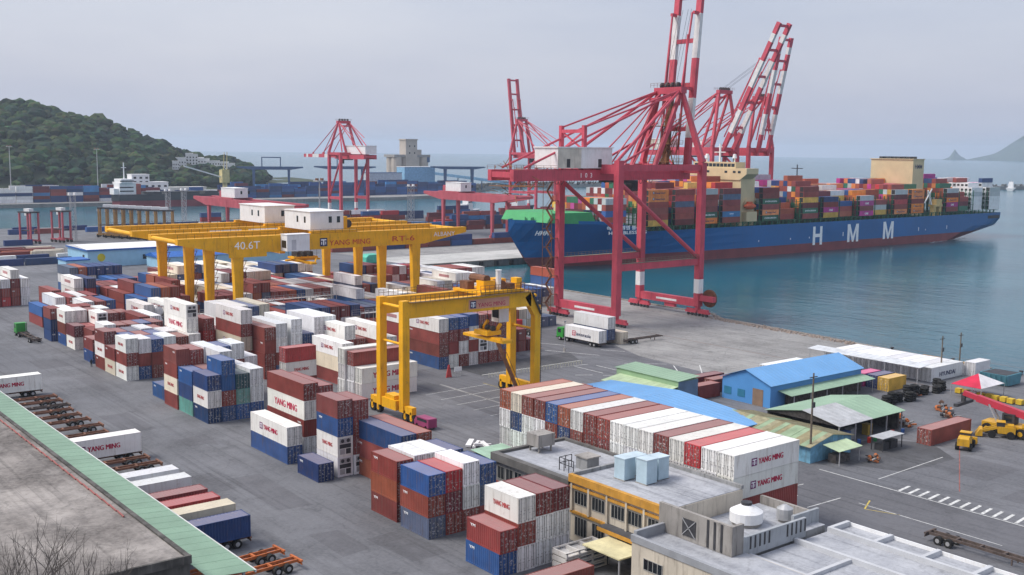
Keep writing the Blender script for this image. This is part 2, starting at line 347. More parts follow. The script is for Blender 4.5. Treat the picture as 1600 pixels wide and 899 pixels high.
# wooded slope: thousands of crowns nobody could count
ico = bmesh.new(); bmesh.ops.create_icosphere(ico, subdivisions=2, radius=1); iv = [v.co.copy() for v in ico.verts]; fi = [tuple(v.index for v in f.verts) for f in ico.faces]; ico.free()
fm = MB(); cnt = 0
GR = [(.030,.058,.026),(.042,.072,.026),(.026,.05,.03),(.055,.08,.03),(.036,.05,.024),(.022,.042,.028)]
for _ in range(5200):
    x = rnd.uniform(150, 720); y = rnd.uniform(1125, 1445)
    z = hill_z(x, y)
    if z < 2 or cnt > 2500: continue
    if any((x-a)**2+(y-b)**2 < 20**2 or (abs((x-a)*math.cos(.39)-(y-b)*math.sin(.39)) < 11 and -75 < (x-a)*math.sin(.39)+(y-b)*math.cos(.39) < 0) for a, b, *_q in HOUSES): continue
    r = rnd.choice([3.2,4.2,5,5.8,6.6,9])*rnd.uniform(.85,1.15); cnt += 1; c = rnd.choice(GR); kx = rnd.uniform(0, 50); sh = rnd.uniform(.55, 1.15)
    c = tuple(v*sh for v in c)
    vs = []
    for v in iv:
        d = 1 + .42*mnoise.noise(v*2.1 + Vector((kx, 0, 0))) + .25*mnoise.noise(v*4.7 + Vector((kx, 3, 0)))
        vs.append((x + v.x*r*d, y + v.y*r*d, z + 1.5 + r*.55 + v.z*r*.75*d))
    o_ = len(fm.v); fm.v += vs
    for f in fi: fm.f.append(tuple(o_+i for i in f)); fm.m.append(0)
    fm.c += [tuple(max(.004, q*(1+rnd.uniform(-.25,.25))) for q in c) for _f in fi]
forest_m = mat('forest_leaves', 'attr', .95, var=.35, scale=.35, bump=.6, bscale=.8, spec=.1)
tag(fm.build('forest', forest_m), 'dense dark green woodland covering the coastal hill', 'woodland', kind='stuff')

# blue headlands far out at sea
def headland(name, cx, cy, L, Wd, H, ang, pts):
    hb = MB(); nx_, ny_ = 44, 12; vs = []
    for j in range(ny_+1):
        for i in range(nx_+1):
            u = i/nx_; v = j/ny_*2-1
            h_ = interp(u, [p[0] for p in pts], [p[1] for p in pts])*H
            z = h_*(1-abs(v)**1.4) + 6*mnoise.noise((u*18, v*3, 1))*min(1, h_/20) + SEA_Z
            dx, dy = (u-.5)*L, v*Wd*(.4+.6*min(1, h_/H*2))
            vs.append((cx+dx*math.cos(ang)-dy*math.sin(ang), cy+dx*math.sin(ang)+dy*math.cos(ang), z))
    hb.add(vs, [(j*(nx_+1)+i, j*(nx_+1)+i+1, (j+1)*(nx_+1)+i+1, (j+1)*(nx_+1)+i) for j in range(ny_) for i in range(nx_)]); hb.smooth = True
    return tag(hb.build(name, hill_m), kind='structure')
def polar(px, D):       # bearing of a picture column, D metres out
    a = YAW + math.atan((px-800)/FPX); return D*math.sin(a), D*math.cos(a)
x_, y_ = polar(1708, 10800); headland('far_headland', x_, y_, 2180, 500, 640, -YAW-R(24), [(0,0),(.12,.1),(.25,.42),(.4,.75),(.55,1),(.8,.85),(1,.6)])
x_, y_ = polar(1484, 10800); headland('far_islet', x_, y_, 230, 70, 100, -YAW-R(22), [(0,0),(.3,.25),(.5,1),(.65,.5),(1,0)])
# ================================================================ containers
def text_mesh(body, size, mats, bold=.0, align='LEFT', ext=.008, shear=0.0, sx=1.0):
    cu = bpy.data.curves.new('lettering', 'FONT'); cu.body = body; cu.size = size; cu.extrude = ext; cu.offset = bold; cu.align_x = align; cu.shear = shear; cu.resolution_u = 2
    o = bpy.data.objects.new('lettering', cu); col.objects.link(o)
    dg = bpy.context.evaluated_depsgraph_get(); me = bpy.data.meshes.new_from_object(o.evaluated_get(dg))
    bpy.data.objects.remove(o); bpy.data.curves.remove(cu)
    me.materials.clear()
    for m_ in (mats if isinstance(mats, (list, tuple)) else [mats]): me.materials.append(m_)
    if sx != 1.0: me.transform(Matrix.Diagonal((sx, 1, 1, 1)))
    return me
ROT_NX = Matrix(((0,0,-1,0),(-1,0,0,0),(0,1,0,0),(0,0,0,1)))      # text seen on a face whose outside is -X
ROT_PX = Matrix(((0,0,1,0),(1,0,0,0),(0,1,0,0),(0,0,0,1)))        # ... +X
ROT_NY = Matrix(((1,0,0,0),(0,0,-1,0),(0,1,0,0),(0,0,0,1)))       # ... -Y
def face_text(name, body, size, m, rot, pos, parent=None, bold=.0, sx=1.0, shear=0.0, width=None, align='CENTER'):
    me = text_mesh(body, size, m, bold, align, shear=shear, sx=sx)
    if width:
        xs = [v.co.x for v in me.vertices]; w = max(xs)-min(xs); me.transform(Matrix.Diagonal((width/w, 1, 1, 1)))
    me.transform(rot)
    return link(name, me, parent, Vector(pos) - (root_off(parent) if parent else Vector((0,0,0))))

Wc = 2.438
def corr(mb, p0, p1, zlo, zhi, nrm, depth, pitch, mi=0):
    """vertical-rib sheet from p0 to p1 (2-D), pushed along nrm"""
    d = Vector((p1[0]-p0[0], p1[1]-p0[1])); L_ = d.length; d.normalize(); n_ = max(2, round(L_/pitch)); st = L_/n_
    pr = []
    for i in range(n_):
        for f, o in ((0, 0), (.28, 0), (.5, 1), (.78, 1)): pr.append((i*st + f*st, o*depth))
    pr.append((L_, 0)); vs = []
    for s_, o in pr:
        x, y = p0[0]+d.x*s_+nrm[0]*o, p0[1]+d.y*s_+nrm[1]*o; vs += [(x, y, zlo), (x, y, zhi)]
    mb.add(vs, [(2*i, 2*i+2, 2*i+3, 2*i+1) for i in range(len(pr)-1)], mi)

def body_mesh(L_, H, reefer, pm):
    b = MB(); w = Wc/2; l = L_/2; p = .15
    for sx in (-1, 1):
        for sy in (-1, 1):
            b.box(sx*w, sy*l, 0, sx*(w-p), sy*(l-p), H)
            for z in (0, H-.12): b.box(sx*(w+.004), sy*(l+.004), z, sx*(w-.18), sy*(l-.18), z+.121)
        b.box(sx*w, -l+p, .02, sx*(w-.1), l-p, .19); b.box(sx*w, -l+p, H-.11, sx*(w-.09), l-p, H-.01)
        if reefer:
            k = 8 if L_ > 8 else 4; st = (L_-2*p)/k
            for i in range(k): b.box(sx*(w-.012), -l+p+i*st+.012, .19, sx*(w-.06), -l+p+(i+1)*st-.012, H-.11)
            b.box(sx*(w-.03), -l+p, .19, sx*(w-.07), l-p, H-.11)
        else: corr(b, (sx*(w-.055), -l+p), (sx*(w-.055), l-p), .19, H-.11, (sx, 0), .045, .36)
    for sy in (-1, 1):
        b.box(-w+p, sy*l, 0, w-p, sy*(l-.1), .16); b.box(-w+p, sy*l, H-.14, w-p, sy*(l-.1), H-.02)
    if reefer:
        b.box(-w+.09, -l+.1, H-.06, w-.09, l-.1, H-.025)
        for i in range(1, 12 if L_ > 8 else 6):
            y = -l + L_*i/(12 if L_ > 8 else 6); b.box(-w+.09, y-.02, H-.03, w-.09, y+.02, H-.012)
        b.box(-w+p, l-.14, .16, w-p, l-.03, H-.14)
    else:
        n_ = round(L_/.42); st = (L_-.2)/n_; pr = []
        for i in range(n_):
            for f, o in ((0, 0), (.3, 0), (.45, .022), (.85, .022)): pr.append((-l+.1+(i+f)*st, H-.05+o))
        vs = []
        for y, z in pr: vs += [(-w+.09, y, z), (w-.09, y, z)]
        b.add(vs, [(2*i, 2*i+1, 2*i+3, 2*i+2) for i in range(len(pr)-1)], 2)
        corr(b, (-w+p, l-.07), (w-p, l-.07), .16, H-.14, (0, 1), .04, .3)
    b.box(-w+.1, -l+.1, .1, w-.1, l-.1, .15)
    b.quad((-w+p,-l+.09,.16),(w-p,-l+.09,.16),(w-p,-l+.09,H-.14),(-w+p,-l+.09,H-.14), 1)
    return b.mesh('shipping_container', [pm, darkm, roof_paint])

# door leaf: own paint with stencilled data blocks
def door_mat(name, rough, mark, amt):
    m = bpy.data.materials.new(name); m.use_nodes = True; t = m.node_tree; b = t.nodes['Principled BSDF']; n = t.nodes.new; k = t.links.new
    b.inputs['Roughness'].default_value = rough; b.inputs['Specular IOR Level'].default_value = .35
    oi = n('ShaderNodeObjectInfo'); tc_ = n('ShaderNodeTexCoord')
    ad = n('ShaderNodeVectorMath'); ad.operation = 'MULTIPLY_ADD'; ad.inputs[1].default_value = (4.2, 1, 5.5); k(tc_.outputs['Object'], ad.inputs[0])
    cm = n('ShaderNodeCombineXYZ'); ml = n('ShaderNodeMath'); ml.operation = 'MULTIPLY'; ml.inputs[1].default_value = 97.0; k(oi.outputs['Random'], ml.inputs[0]); k(ml.outputs[0], cm.inputs[0]); k(ml.outputs[0], cm.inputs[2]); k(cm.outputs[0], ad.inputs[2])
    vo = n('ShaderNodeTexVoronoi'); vo.distance = 'CHEBYCHEV'; vo.inputs['Scale'].default_value = .55; k(ad.outputs[0], vo.inputs['Vector'])
    nz = n('ShaderNodeTexNoise'); nz.inputs['Scale'].default_value = 2.6; nz.inputs['Detail'].default_value = 3; k(ad.outputs[0], nz.inputs['Vector'])
    m1 = n('ShaderNodeMapRange'); m1.inputs['From Min'].default_value = .30; m1.inputs['From Max'].default_value = .26; k(vo.outputs['Distance'], m1.inputs['Value'])
    m2 = n('ShaderNodeMapRange'); m2.inputs['From Min'].default_value = .5; m2.inputs['From Max'].default_value = .56; m2.inputs['To Max'].default_value = amt; k(nz.outputs['Fac'], m2.inputs['Value'])
    mm = n('ShaderNodeMath'); mm.operation = 'MULTIPLY'; k(m1.outputs[0], mm.inputs[0]); k(m2.outputs[0], mm.inputs[1])
    mi = n('ShaderNodeMix'); mi.data_type = 'RGBA'; k(mm.outputs[0], mi.inputs['Factor']); k(oi.outputs['Color'], mi.inputs['A']); mi.inputs['B'].default_value = (*mark, 1)
    g = n('ShaderNodeNewGeometry'); n2 = n('ShaderNodeTexNoise'); n2.inputs['Scale'].default_value = 1.2; n2.inputs['Detail'].default_value = 8; k(g.outputs['Position'], n2.inputs['Vector'])
    m3 = n('ShaderNodeMapRange'); m3.inputs['From Min'].default_value = .52; m3.inputs['From Max'].default_value = .72; m3.inputs['To Max'].default_value = .5 if mark[0] > .5 else .28; k(n2.outputs['Fac'], m3.inputs['Value'])
    mj = n('ShaderNodeMix'); mj.data_type = 'RGBA'; k(m3.outputs[0], mj.inputs['Factor']); k(mi.outputs['Result'], mj.inputs['A']); mj.inputs['B'].default_value = (.2,.13,.09,1) if mark[0] > .5 else (.25,.2,.15,1)
    k(mj.outputs['Result'], b.inputs['Base Color']); return m
dry_door = door_mat('door_paint', .55, (.75,.74,.72), .9)
ref_door = door_mat('reefer_door_paint', .45, (.22,.18,.18), .35)
rod_m = mat('lock_rod', (.3,.29,.28), .5, .2, var=.2)
rod_d = mat('lock_rod_dark', (.36,.35,.34), .6, .1, var=.3)

def door_mesh(H, reefer):
    b = MB(); w = Wc/2-.16; h0, h1 = .17, H-.15
    b.box(.012, -.03, h0, w, .03, h1)
    if not reefer:
        for i in range(4):
            z = h0 + (h1-h0)*(.12+.22*i); b.box(.12, -.055, z, w-.12, -.03, z+.22)
    b.box(w-.05, -.05, h0+.02, w-.005, -.031, h1-.02, 2); b.box(0, -.05, h0+.02, .028, -.031, h1-.02, 2)
    for x in (.26, .78): b.tube((x, -.085, .05), (x, -.085, H-.05), .026, 5, mi=1)
    for x in (.26, .78):
        b.box(x-.03, -.11, 1.0, x+.24, -.075, 1.05, 1)
        for z in (h0+.02, 1.3, h1-.1): b.box(x-.06, -.09, z, x+.06, -.03, z+.08, 1)
    for z in (h0+.15, .9, 1.6, h1-.3): b.box(w-.02, -.06, z, w+.09, -.03, z+.14, 1)
    return b.mesh('door', [ref_door if reefer else dry_door, rod_d if reefer else rod_m, darkm])
def mirror(me):
    c = me.copy(); c.transform(Matrix.Diagonal((-1,1,1,1))); c.flip_normals(); return c
BODY = {}; DOOR = {}
for ft, L_ in ((40, 12.192), (20, 6.058)):
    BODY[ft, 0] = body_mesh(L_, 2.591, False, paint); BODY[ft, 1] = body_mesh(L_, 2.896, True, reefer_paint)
for k_, H_ in ((0, 2.591), (1, 2.896)):
    d_ = door_mesh(H_, bool(k_)); DOOR[k_] = (d_, mirror(d_))
# refrigeration unit on a reefer's closed end
b = MB(); b.box(-1.0, 0, .25, 1.0, .1, 2.7); b.box(-.9, .1, 1.9, .9, .14, 2.6, 1); b.box(-.9, .1, 1.2, .9, .13, 1.8, 2); b.box(-.85, .1, .35, -.1, .15, 1.1, 2); b.box(.05, .1, .35, .85, .14, 1.1, 1)
for x in (-.45, .45): b.tube((x, .14, 2.25), (x, .16, 2.25), .28, 10, mi=2)
UNIT = b.mesh('cooling_unit', [reefer_paint, steel, dark_steel])

# lettering, built once for each face
def emblem(s):
    """square emblem with a T-shaped bar between two arcs"""
    b = MB(); b.box(0,0,0, s,s,.008); b.box(.14*s,.7*s,.008, .86*s,.84*s,.014, 1); b.box(.42*s,.12*s,.008, .58*s,.72*s,.014, 1)
    for q in (.18, .72): b.box(q*s, .2*s, .008, (q+.1)*s, .55*s, .014, 1)
    return b
def logo_mesh(body, size, width, m, em=0, ems=None, emp=emblem_p):
    me = text_mesh(body, size, [m, emp, letter_white], 0, 'LEFT')
    xs = [v.co.x for v in me.vertices]; w = max(xs)-min(xs); me.transform(Matrix.Translation((-min(xs), 0, 0))); me.transform(Matrix.Diagonal((width/w, 1, 1, 1)))
    t0 = bmesh.new(); base_ = me.copy(); t0.from_mesh(me)
    for q_ in (1, 2):
        o_ = len(t0.verts); t0.from_mesh(base_); t0.verts.ensure_lookup_table()
        bmesh.ops.translate(t0, vec=(.038*size*q_, 0, .002*q_), verts=t0.verts[o_:])
    t0.to_mesh(me); t0.free(); bpy.data.meshes.remove(base_)
    off = 0
    if em:
        bm_ = bmesh.new(); bm_.from_mesh(me); off = em*1.25; bmesh.ops.translate(bm_, vec=(off, 0, 0), verts=bm_.verts)
        e = emblem(em).mesh('emblem', [m, emp, letter_white]); e.transform(Matrix.Translation((0, -em*.12, 0)))
        for p in e.polygons: p.material_index += 1
        bm_.from_mesh(e); bm_.to_mesh(me); bm_.free(); bpy.data.meshes.remove(e)
    me.transform(Matrix.Translation((-(width+off)/2, 0, 0)))
    return me
hapag = mat('lettering_navy', (.02,.03,.12), .5)
LOGO = {}
def deflogo(key, *a, z=1.15, y=0.0, **kw):
    base = logo_mesh(*a, **kw)
    for side, rot, sx in ((-1, ROT_NX, -1), (1, ROT_PX, 1)):
        me = base.copy(); me.transform(rot); me.transform(Matrix.Translation((sx*(Wc/2+.006), y, z))); LOGO[key, side] = me
ym_l = mat('lettering_faded_red', (.42,.08,.08), .6)
deflogo('ym', 'YANG MING', 1.05, 4.6, letter_red, em=1.0, emp=emblem_p, z=1.1)
deflogo('ymf', 'YANG MING', 1.0, 3.6, ym_l, em=.9, emp=emblem_p, z=1.15)
deflogo('ymb', 'YANG MING', 1.5, 7.4, letter_red, z=.85)
deflogo('ymt', 'YANG MING', .8, 2.9, ym_l, z=1.2)
deflogo('hl', 'Hapag-Lloyd', .95, 6.2, hapag, em=1.0, emp=hapag, z=.95)
deflogo('eg', 'EVERGREEN', 1.0, 8.5, letter_white, z=.95)
deflogo('one', 'ONE', 1.5, 3.2, letter_white, z=.65)
deflogo('hmm', 'HMM', .9, 2.6, letter_white, z=1.1)
deflogo('hy', 'HYUNDAI', 1.3, 6.0, letter_dark, z=.8)
deflogo('ia', 'interasia', 1.2, 5.0, letter_dark, em=1.2, emp=letter_red, z=.85)
deflogo('bl', 'YM', .5, 1.0, letter_white, z=1.85, y=4.6)
deflogo('bs', 'YM', .45, .9, letter_white, z=1.85, y=1.9)

CC = {  # letter: (colour, words, reefer)
 'R': ((.255,.052,.042), 'rust-red'), 'r': ((.44,.035,.038), 'bright red'), 'O': ((.36,.085,.04), 'orange-brown'), 'K': ((.16,.026,.032), 'maroon'),
 'B': ((.03,.10,.29), 'blue'), 'N': ((.022,.055,.17), 'navy blue'), 'S': ((.09,.12,.2), 'slate blue'), 'T': ((.02,.10,.11), 'teal'), 'M': ((.16,.42,.36), 'mint green'),
 'W': ((.82,.80,.76), 'white reefer'), 'w': ((.78,.78,.78), 'plain white'), 'C': ((.74,.65,.50), 'cream'), 'P': ((.62,.03,.22), 'pink'), 'G': ((.28,.29,.31), 'grey'),
 'h': ((.70,.20,.03), 'orange'), 'g': ((.025,.13,.075), 'dark green'), 'Y': ((.60,.36,.06), 'yellow'), 'm': ((.42,.035,.22), 'magenta'), 'b': ((.04,.2,.45), 'bright blue'), 'a': ((.4,.43,.44), 'pale grey'),
}
LBL = set(); NCONT = 0; MASS = []
ORD = ['bottom', 'second', 'third', 'fourth', 'fifth', 'sixth', 'seventh', 'eighth', 'ninth']
ORDR = ['first', 'second', 'third', 'fourth', 'fifth', 'sixth', 'seventh', 'eighth', 'ninth', 'tenth', 'eleventh', 'twelfth', 'thirteenth', 'fourteenth', 'fifteenth', 'sixteenth', 'seventeenth', 'eighteenth']
def is_ref(c): return c in 'WwCa'
def hgt(c): return 2.896 if is_ref(c) else 2.591
def vary(c):
    f = 1 + rnd.uniform(-.2, .16); g_ = rnd.random()**2*.16; gr = sum(c)/3*1.3; return tuple(max(0, (v*(1-g_)+gr*g_)*f + rnd.uniform(-.014, .014)*(.3+v)) for v in c)
def container(cx, cy, z, ft, c, label, rotz=0.0, group='containers stacked in the yard', logo=None, side=-1, doors=True, flip=None, cat='container'):
    """centre (cx, cy), base z; rotz 0 -> doors face -y"""
    global NCONT; NCONT += 1
    rf = 1 if is_ref(c) else 0
    flip = (rnd.random() < .12) if flip is None else flip
    o = link('shipping_container', BODY[ft, rf], None, (cx, cy, z), rotz + (math.pi if flip else 0))
    k = vary(CC[c][0]); o.color = (*k, 1)
    l2 = label; i = 2
    while l2 in LBL: l2 = label + ', %s one in line' % ORDR[i-1]; i += 1
    LBL.add(l2); tag(o, l2, cat, group)
    L_ = 12.192 if ft == 40 else 6.058
    if doors and not flip:
        for me in DOOR[rf]:
            d = link('door', me, o, (0, -L_/2+.06, 0)); d.color = (*k, 1)
    if flip and rf:
        u = link('cooling_unit', UNIT, o, (0, L_/2-.1, 0)); u.color = (*k, 1)
    if logo and (logo, side*(-1 if flip else 1)) in LOGO:
        link('lettering', LOGO[logo, side*(-1 if flip else 1)], o)
    return o
def auto_logo(c, ft):
    if c == 'W': return rnd.choice(['ym', 'ymf', 'ymf', 'ymb'] if ft == 40 else ['ymt'])
    if c == 'C': return 'ymf' if ft == 40 and rnd.random() < .6 else ('ymt' if ft == 20 else None)
    if c in 'RBNSOr' and rnd.random() < .75: return 'bl' if ft == 40 else 'bs'
    return None

def bay(y0, ft, x0, stacks, where, pitch=2.56, left=None, front=None, group='containers stacked in the yard', logos={}):
    """stacks: one string of colour letters (bottom to top) per row, rows counted from the yard road; only boxes that can be seen are made"""
    L_ = 12.192 if ft == 40 else 6.058
    prev = left or ''
    for i, s in enumerate(stacks):
        if s in ('', '.'): prev = ''; continue
        fr = front[i] if front and i < len(front) else ''
        if fr == '.': fr = ''
        z = 0.0; n = len(s)
        for t_, c in enumerate(s):
            vis = t_ == n-1 or t_ >= len(prev if prev != '.' else '') or t_ >= len(fr)
            if vis:
                lg = logos.get((i, t_), auto_logo(c, ft))
                tier = 'single' if n == 1 else ('top tier' if t_ == n-1 else ORD[t_] + ' tier')
                container(x0+i*pitch+Wc/2+rnd.uniform(-.04,.04), y0+L_/2+rnd.uniform(-.1,.1), z, ft, c,
                    '%s %d-foot container, %s, %s row, %s' % (CC[c][1], ft, tier, ORDR[i], where), logo=lg, group=group)
            z += hgt(c) + .012
        prev = s

E_ = 'of the yard edge'
bay(88.2, 20, 69.0, ['BR', 'wRW', 'wwR', 'wwK'], 'nearest bay ' + E_, logos={(1,2): 'ymt'})
bay(102.4, 20, 69.4, ['SRB', 'RKr', 'Rww', 'RSB'], 'second bay ' + E_)
bay(109.6, 20, 69.6, ['ROR', 'RRw', 'RRw', 'RBN'], 'third bay ' + E_, front=['SRB', 'RKr', 'Rww', 'RSB'])
bay(119.2, 40, 76.4, ['ORN', 'ORO'], 'long bay before the front yellow gantry')
bay(129.8, 20, 69.7, ['N'], 'beside the tall stack at the yard edge')
bay(130.2, 20, 73.0, ['wWBR', 'wRRR'], 'fourth bay ' + E_)
bay(140.2, 40, 70.3, ['BW'], 'fifth bay ' + E_, logos={(0,1): 'ym'})
bay(142.6, 40, 74.3, ['wRWR', 'RRRR', 'RRR'], 'bay behind the long blue box', left='BW', logos={(0,2): 'ymb'})
bay(169.3, 20, 70.5, ['NWN', 'BRBB', 'BMT', 'Bww'], 'sixth bay ' + E_)
bay(175.6, 20, 70.4, ['MNB', 'RRR', 'RRRw', 'RRw'], 'seventh bay ' + E_, front=['NWN', 'BRBB', 'BMT', 'Bww'])
bay(181.8, 20, 70.2, ['RCRR', 'RRRR', 'RRRw', 'RRRB', 'RRRw', 'RRw'], 'eighth bay ' + E_, front=['MNB', 'RRR', 'RRRw', 'RRw', '', ''])
bay(189.6, 20, 70.9, ['B', 'RRW', 'RRR', 'RRw', 'RRR'], 'ninth bay ' + E_, front=['RCRR', 'RRRR', 'RRRw', 'RRRB', 'RRRw'])
bay(210.4, 20, 71.2, ['WRW', 'BRw', 'RRB', 'RRw', 'RRR', 'RNW'], 'tenth bay ' + E_)
bay(216.6, 20, 71.0, ['CR', 'RRB', 'RRR', 'RRB', 'RRw', 'RRw'], 'eleventh bay ' + E_, front=['WRW', 'BRw', 'RRB', 'RRw', 'RRR', 'RNW'])
bay(222.8, 20, 71.0, ['RWR', 'RRR', 'RRS', 'RRw', 'RRR'], 'twelfth bay ' + E_, front=['CR', 'RRB', 'RRR', 'RRB', 'RRw'])
bay(231.6, 20, 71.4, ['BR', 'RRw', 'RRR', 'RRR', 'RRB', 'RRR'], 'thirteenth bay ' + E_)
bay(249.8, 20, 73.1, ['WK', 'Br', 'RRW', 'RRR', 'RRR', 'RR'], 'fourteenth bay ' + E_)
bay(256.2, 20, 73.0, ['BRW', 'NRW', 'RRR', 'RRw', 'RR'], 'fifteenth bay ' + E_, front=['WK', 'Br', 'RRW', 'RRR', 'RRR'])
for i_, s_ in enumerate(['NNR', 'BRw', 'RRR', 'RRR']):
    for t_, c in enumerate(s_): MASS.append((72+i_*2.56, 264, t_*2.61, 6.06, c, 'y'))
# taller stacks further in
bay(201, 40, 91.0, ['RRCRW'], 'tall block before the wide yellow gantry', logos={(0,4): 'ymf', (0,2): 'ymf'})
bay(196, 40, 93.7, ['RRRR', 'BRww'], 'beside the tall cream and white stack', left='')
bay(212, 40, 84.2, ['wRRWW'], 'tall white block in mid yard', logos={(0,4): 'ymf', (0,3): 'ymb'})
bay(214, 20, 88.6, ['RRrR', 'RRR'], 'below the first yellow gantry leg')
bay(252, 40, 89.8, ['WWW'], 'beside the tank frame', logos={(0,2): 'ymf', (0,1): 'ymf'})
bay(252, 40, 95.2, ['WWW', 'RWW'], 'behind the tank frame')
bay(196, 40, 99.6, ['wwww', 'wwN', 'wwww', 'wwww'], 'white rows below the wide gantry')
bay(219, 40, 96.0, ['wwww', 'WWWW', 'wwwB', 'wwCC'], 'second white rows below the wide gantry', front=['wwww', 'wwN', 'wwww', 'wwww'])
bay(187.5, 40, 107.0, ['RRRW', 'RRR'], 'long bay between both gantries', logos={(0,3): 'ymf'})
bay(184.5, 40, 112.4, ['RRRW', 'RRW'], 'second long bay between both gantries', logos={(0,3): 'ymf'})
bay(181.5, 40, 103.0, ['RCW'], 'standing off the cross-stacked white boxes', logos={(0,2): 'ymf'})
BIG = ['BRRW', 'WRRB', 'RWRB', 'WRWB', 'RWRR', 'RWRR', 'RBRR', 'RRRR']
bay(184, 40, 127.4, BIG, 'wall of doors behind the front gantry', pitch=2.62, logos={(0,3): 'ymf'})
for i_, s_ in enumerate(['RRRW','RRRB','RRRC','RRRN','RRRR','RRRR','RRRR','RRRK']):
    for t_, c in enumerate(s_): MASS.append((127.4+i_*2.62, 197, t_*2.61, 12.1, c, 'y'))

# boxes that lie across the yard (doors to -x, sides to -y)
def cross(x0, y, ft, s, where, pitch_rows=0, logos={}, group='containers stacked crosswise', n0=0, row='', left='', front=''):
    L_ = 12.192 if ft == 40 else 6.058; z = 0
    for t_, c in enumerate(s):
        if t_ == len(s)-1 or t_ >= len(front) or t_ >= len(left) :
            tier = 'single' if len(s) == 1 else ('top tier' if t_ == len(s)-1 else ORD[t_] + ' tier')
            container(x0+L_/2+rnd.uniform(-.08,.08), y+Wc/2, z, ft, c, '%s %d-foot container, %s%s, %s' % (CC[c][1], ft, tier, row, where), rotz=-math.pi/2, logo=logos.get(t_, None), side=1, group=group, flip=False)
        z += hgt(c)+.012
cross(100.2, 169.6, 40, 'WW', 'cross block beside the gantry foot', logos={0: 'ymb', 1: 'ymb'}, row=', front row')
cross(100.0, 172.2, 40, 'wwR', 'cross block beside the gantry foot', row=', middle row', front='WW')
cross(99.6, 174.8, 40, 'wwW', 'cross block beside the gantry foot', row=', rear row', front='wwR')
cross(86.2, 172.0, 20, 'RRWr', 'short cross stack in mid yard', logos={2: 'ymt'})
# the long block beside the office: 17 rows, four high, seen from its door ends
TOP = 'WWrWRWWWRRWOBRRCO'; T3 = 'wwwwwwwwRRRNRwwNw'
T2 = 'wwwwwwwwRRRRNBwww'; T1 = 'RRRwRRRRRRRRRRRRw'
for i in range(17):
    y = 79.0 + i*2.605; s = T1[i] + T2[i] + T3[i] + TOP[i]
    lg = {3: 'ym', 2: 'ym'} if i == 0 else {}
    if i == 0: s = 'RWWW'; lg = {3: 'ym', 2: 'ym', 1: None}
    if i == 0: s = 'RRWW'
    s = s if i else 'rRWW'
    z = 0
    for t_, c in enumerate(s):
        H_ = 2.745 if True else hgt(c)
        vis = t_ >= 2 or i == 0 or (i > 13) or (t_ == 1 and i > 9)
        if not vis: MASS.append((96.25, y, z, 12.1, c, 'x'))
        if vis:
            tier = 'top tier' if t_ == 3 else ORD[t_] + ' tier'
            o = container(96.2+6.096+rnd.uniform(-.06,.06), y+Wc/2, z, 40, c, '%s 40-foot container, %s, %s row, long block beside the office roofs' % (CC[c][1], tier, ORDR[i]), rotz=-math.pi/2, logo=lg.get(t_), side=1, group='long block beside the office', flip=False)
            o.scale.z = H_/hgt(c)
        z += H_+.012
for k_, (c, y) in enumerate((('w', 124.9), ('R', 127.3))): cross(103.5+k_*3, y, 40, 'RR'+c, 'far end of the long office block', row=', '+ORDR[k_]+' row')
# ================================================================ cranes
def truss_rail(b, p, q, h=1.1, n=8, r=.045, mi=0):
    p, q = Vector(p), Vector(q)
    for i in range(n+1):
        a = p.lerp(q, i/n); b.beam(a, a+Vector((0,0,h)), r*1.6, mi=mi)
    for f in (.55, 1): b.beam(p+Vector((0,0,h*f)), q+Vector((0,0,h*f)), r*1.5, mi=mi)

def bogie(root, x, y, m, axis='y', n=4, s=1.0):
    """wheel set under a leg: balance beams plus wheels; travel along axis"""
    b = MB(); L_ = n*1.45*s
    def P(u, v, w): return (x+v, y+u, w) if axis == 'y' else (x+u, y+v, w)
    b.beam(P(-L_*.45, 0, 1.75*s), P(L_*.45, 0, 1.75*s), .7*s, .6*s); b.beam(P(0,0,1.9*s), P(0,0,2.9*s), 1.2*s, 1.2*s)
    for k in (-1, 1): b.beam(P(k*L_*.5, 0, 1.15*s), P(k*L_*.04, 0, 1.15*s), .8*s, .65*s); b.beam(P(k*L_*.27, 0, 1.2*s), P(k*L_*.27, 0, 1.8*s), .5*s, .5*s)
    o = b.build('bogie', m, root, world=False)
    for i in range(n):
        u = (i-(n-1)/2)*1.35*s
        w = MB(); w.tube(P(u, -.28*s, .42*s), P(u, .28*s, .42*s), .42*s, 10); w.build('wheel', dark_steel, o, world=False)
    return o

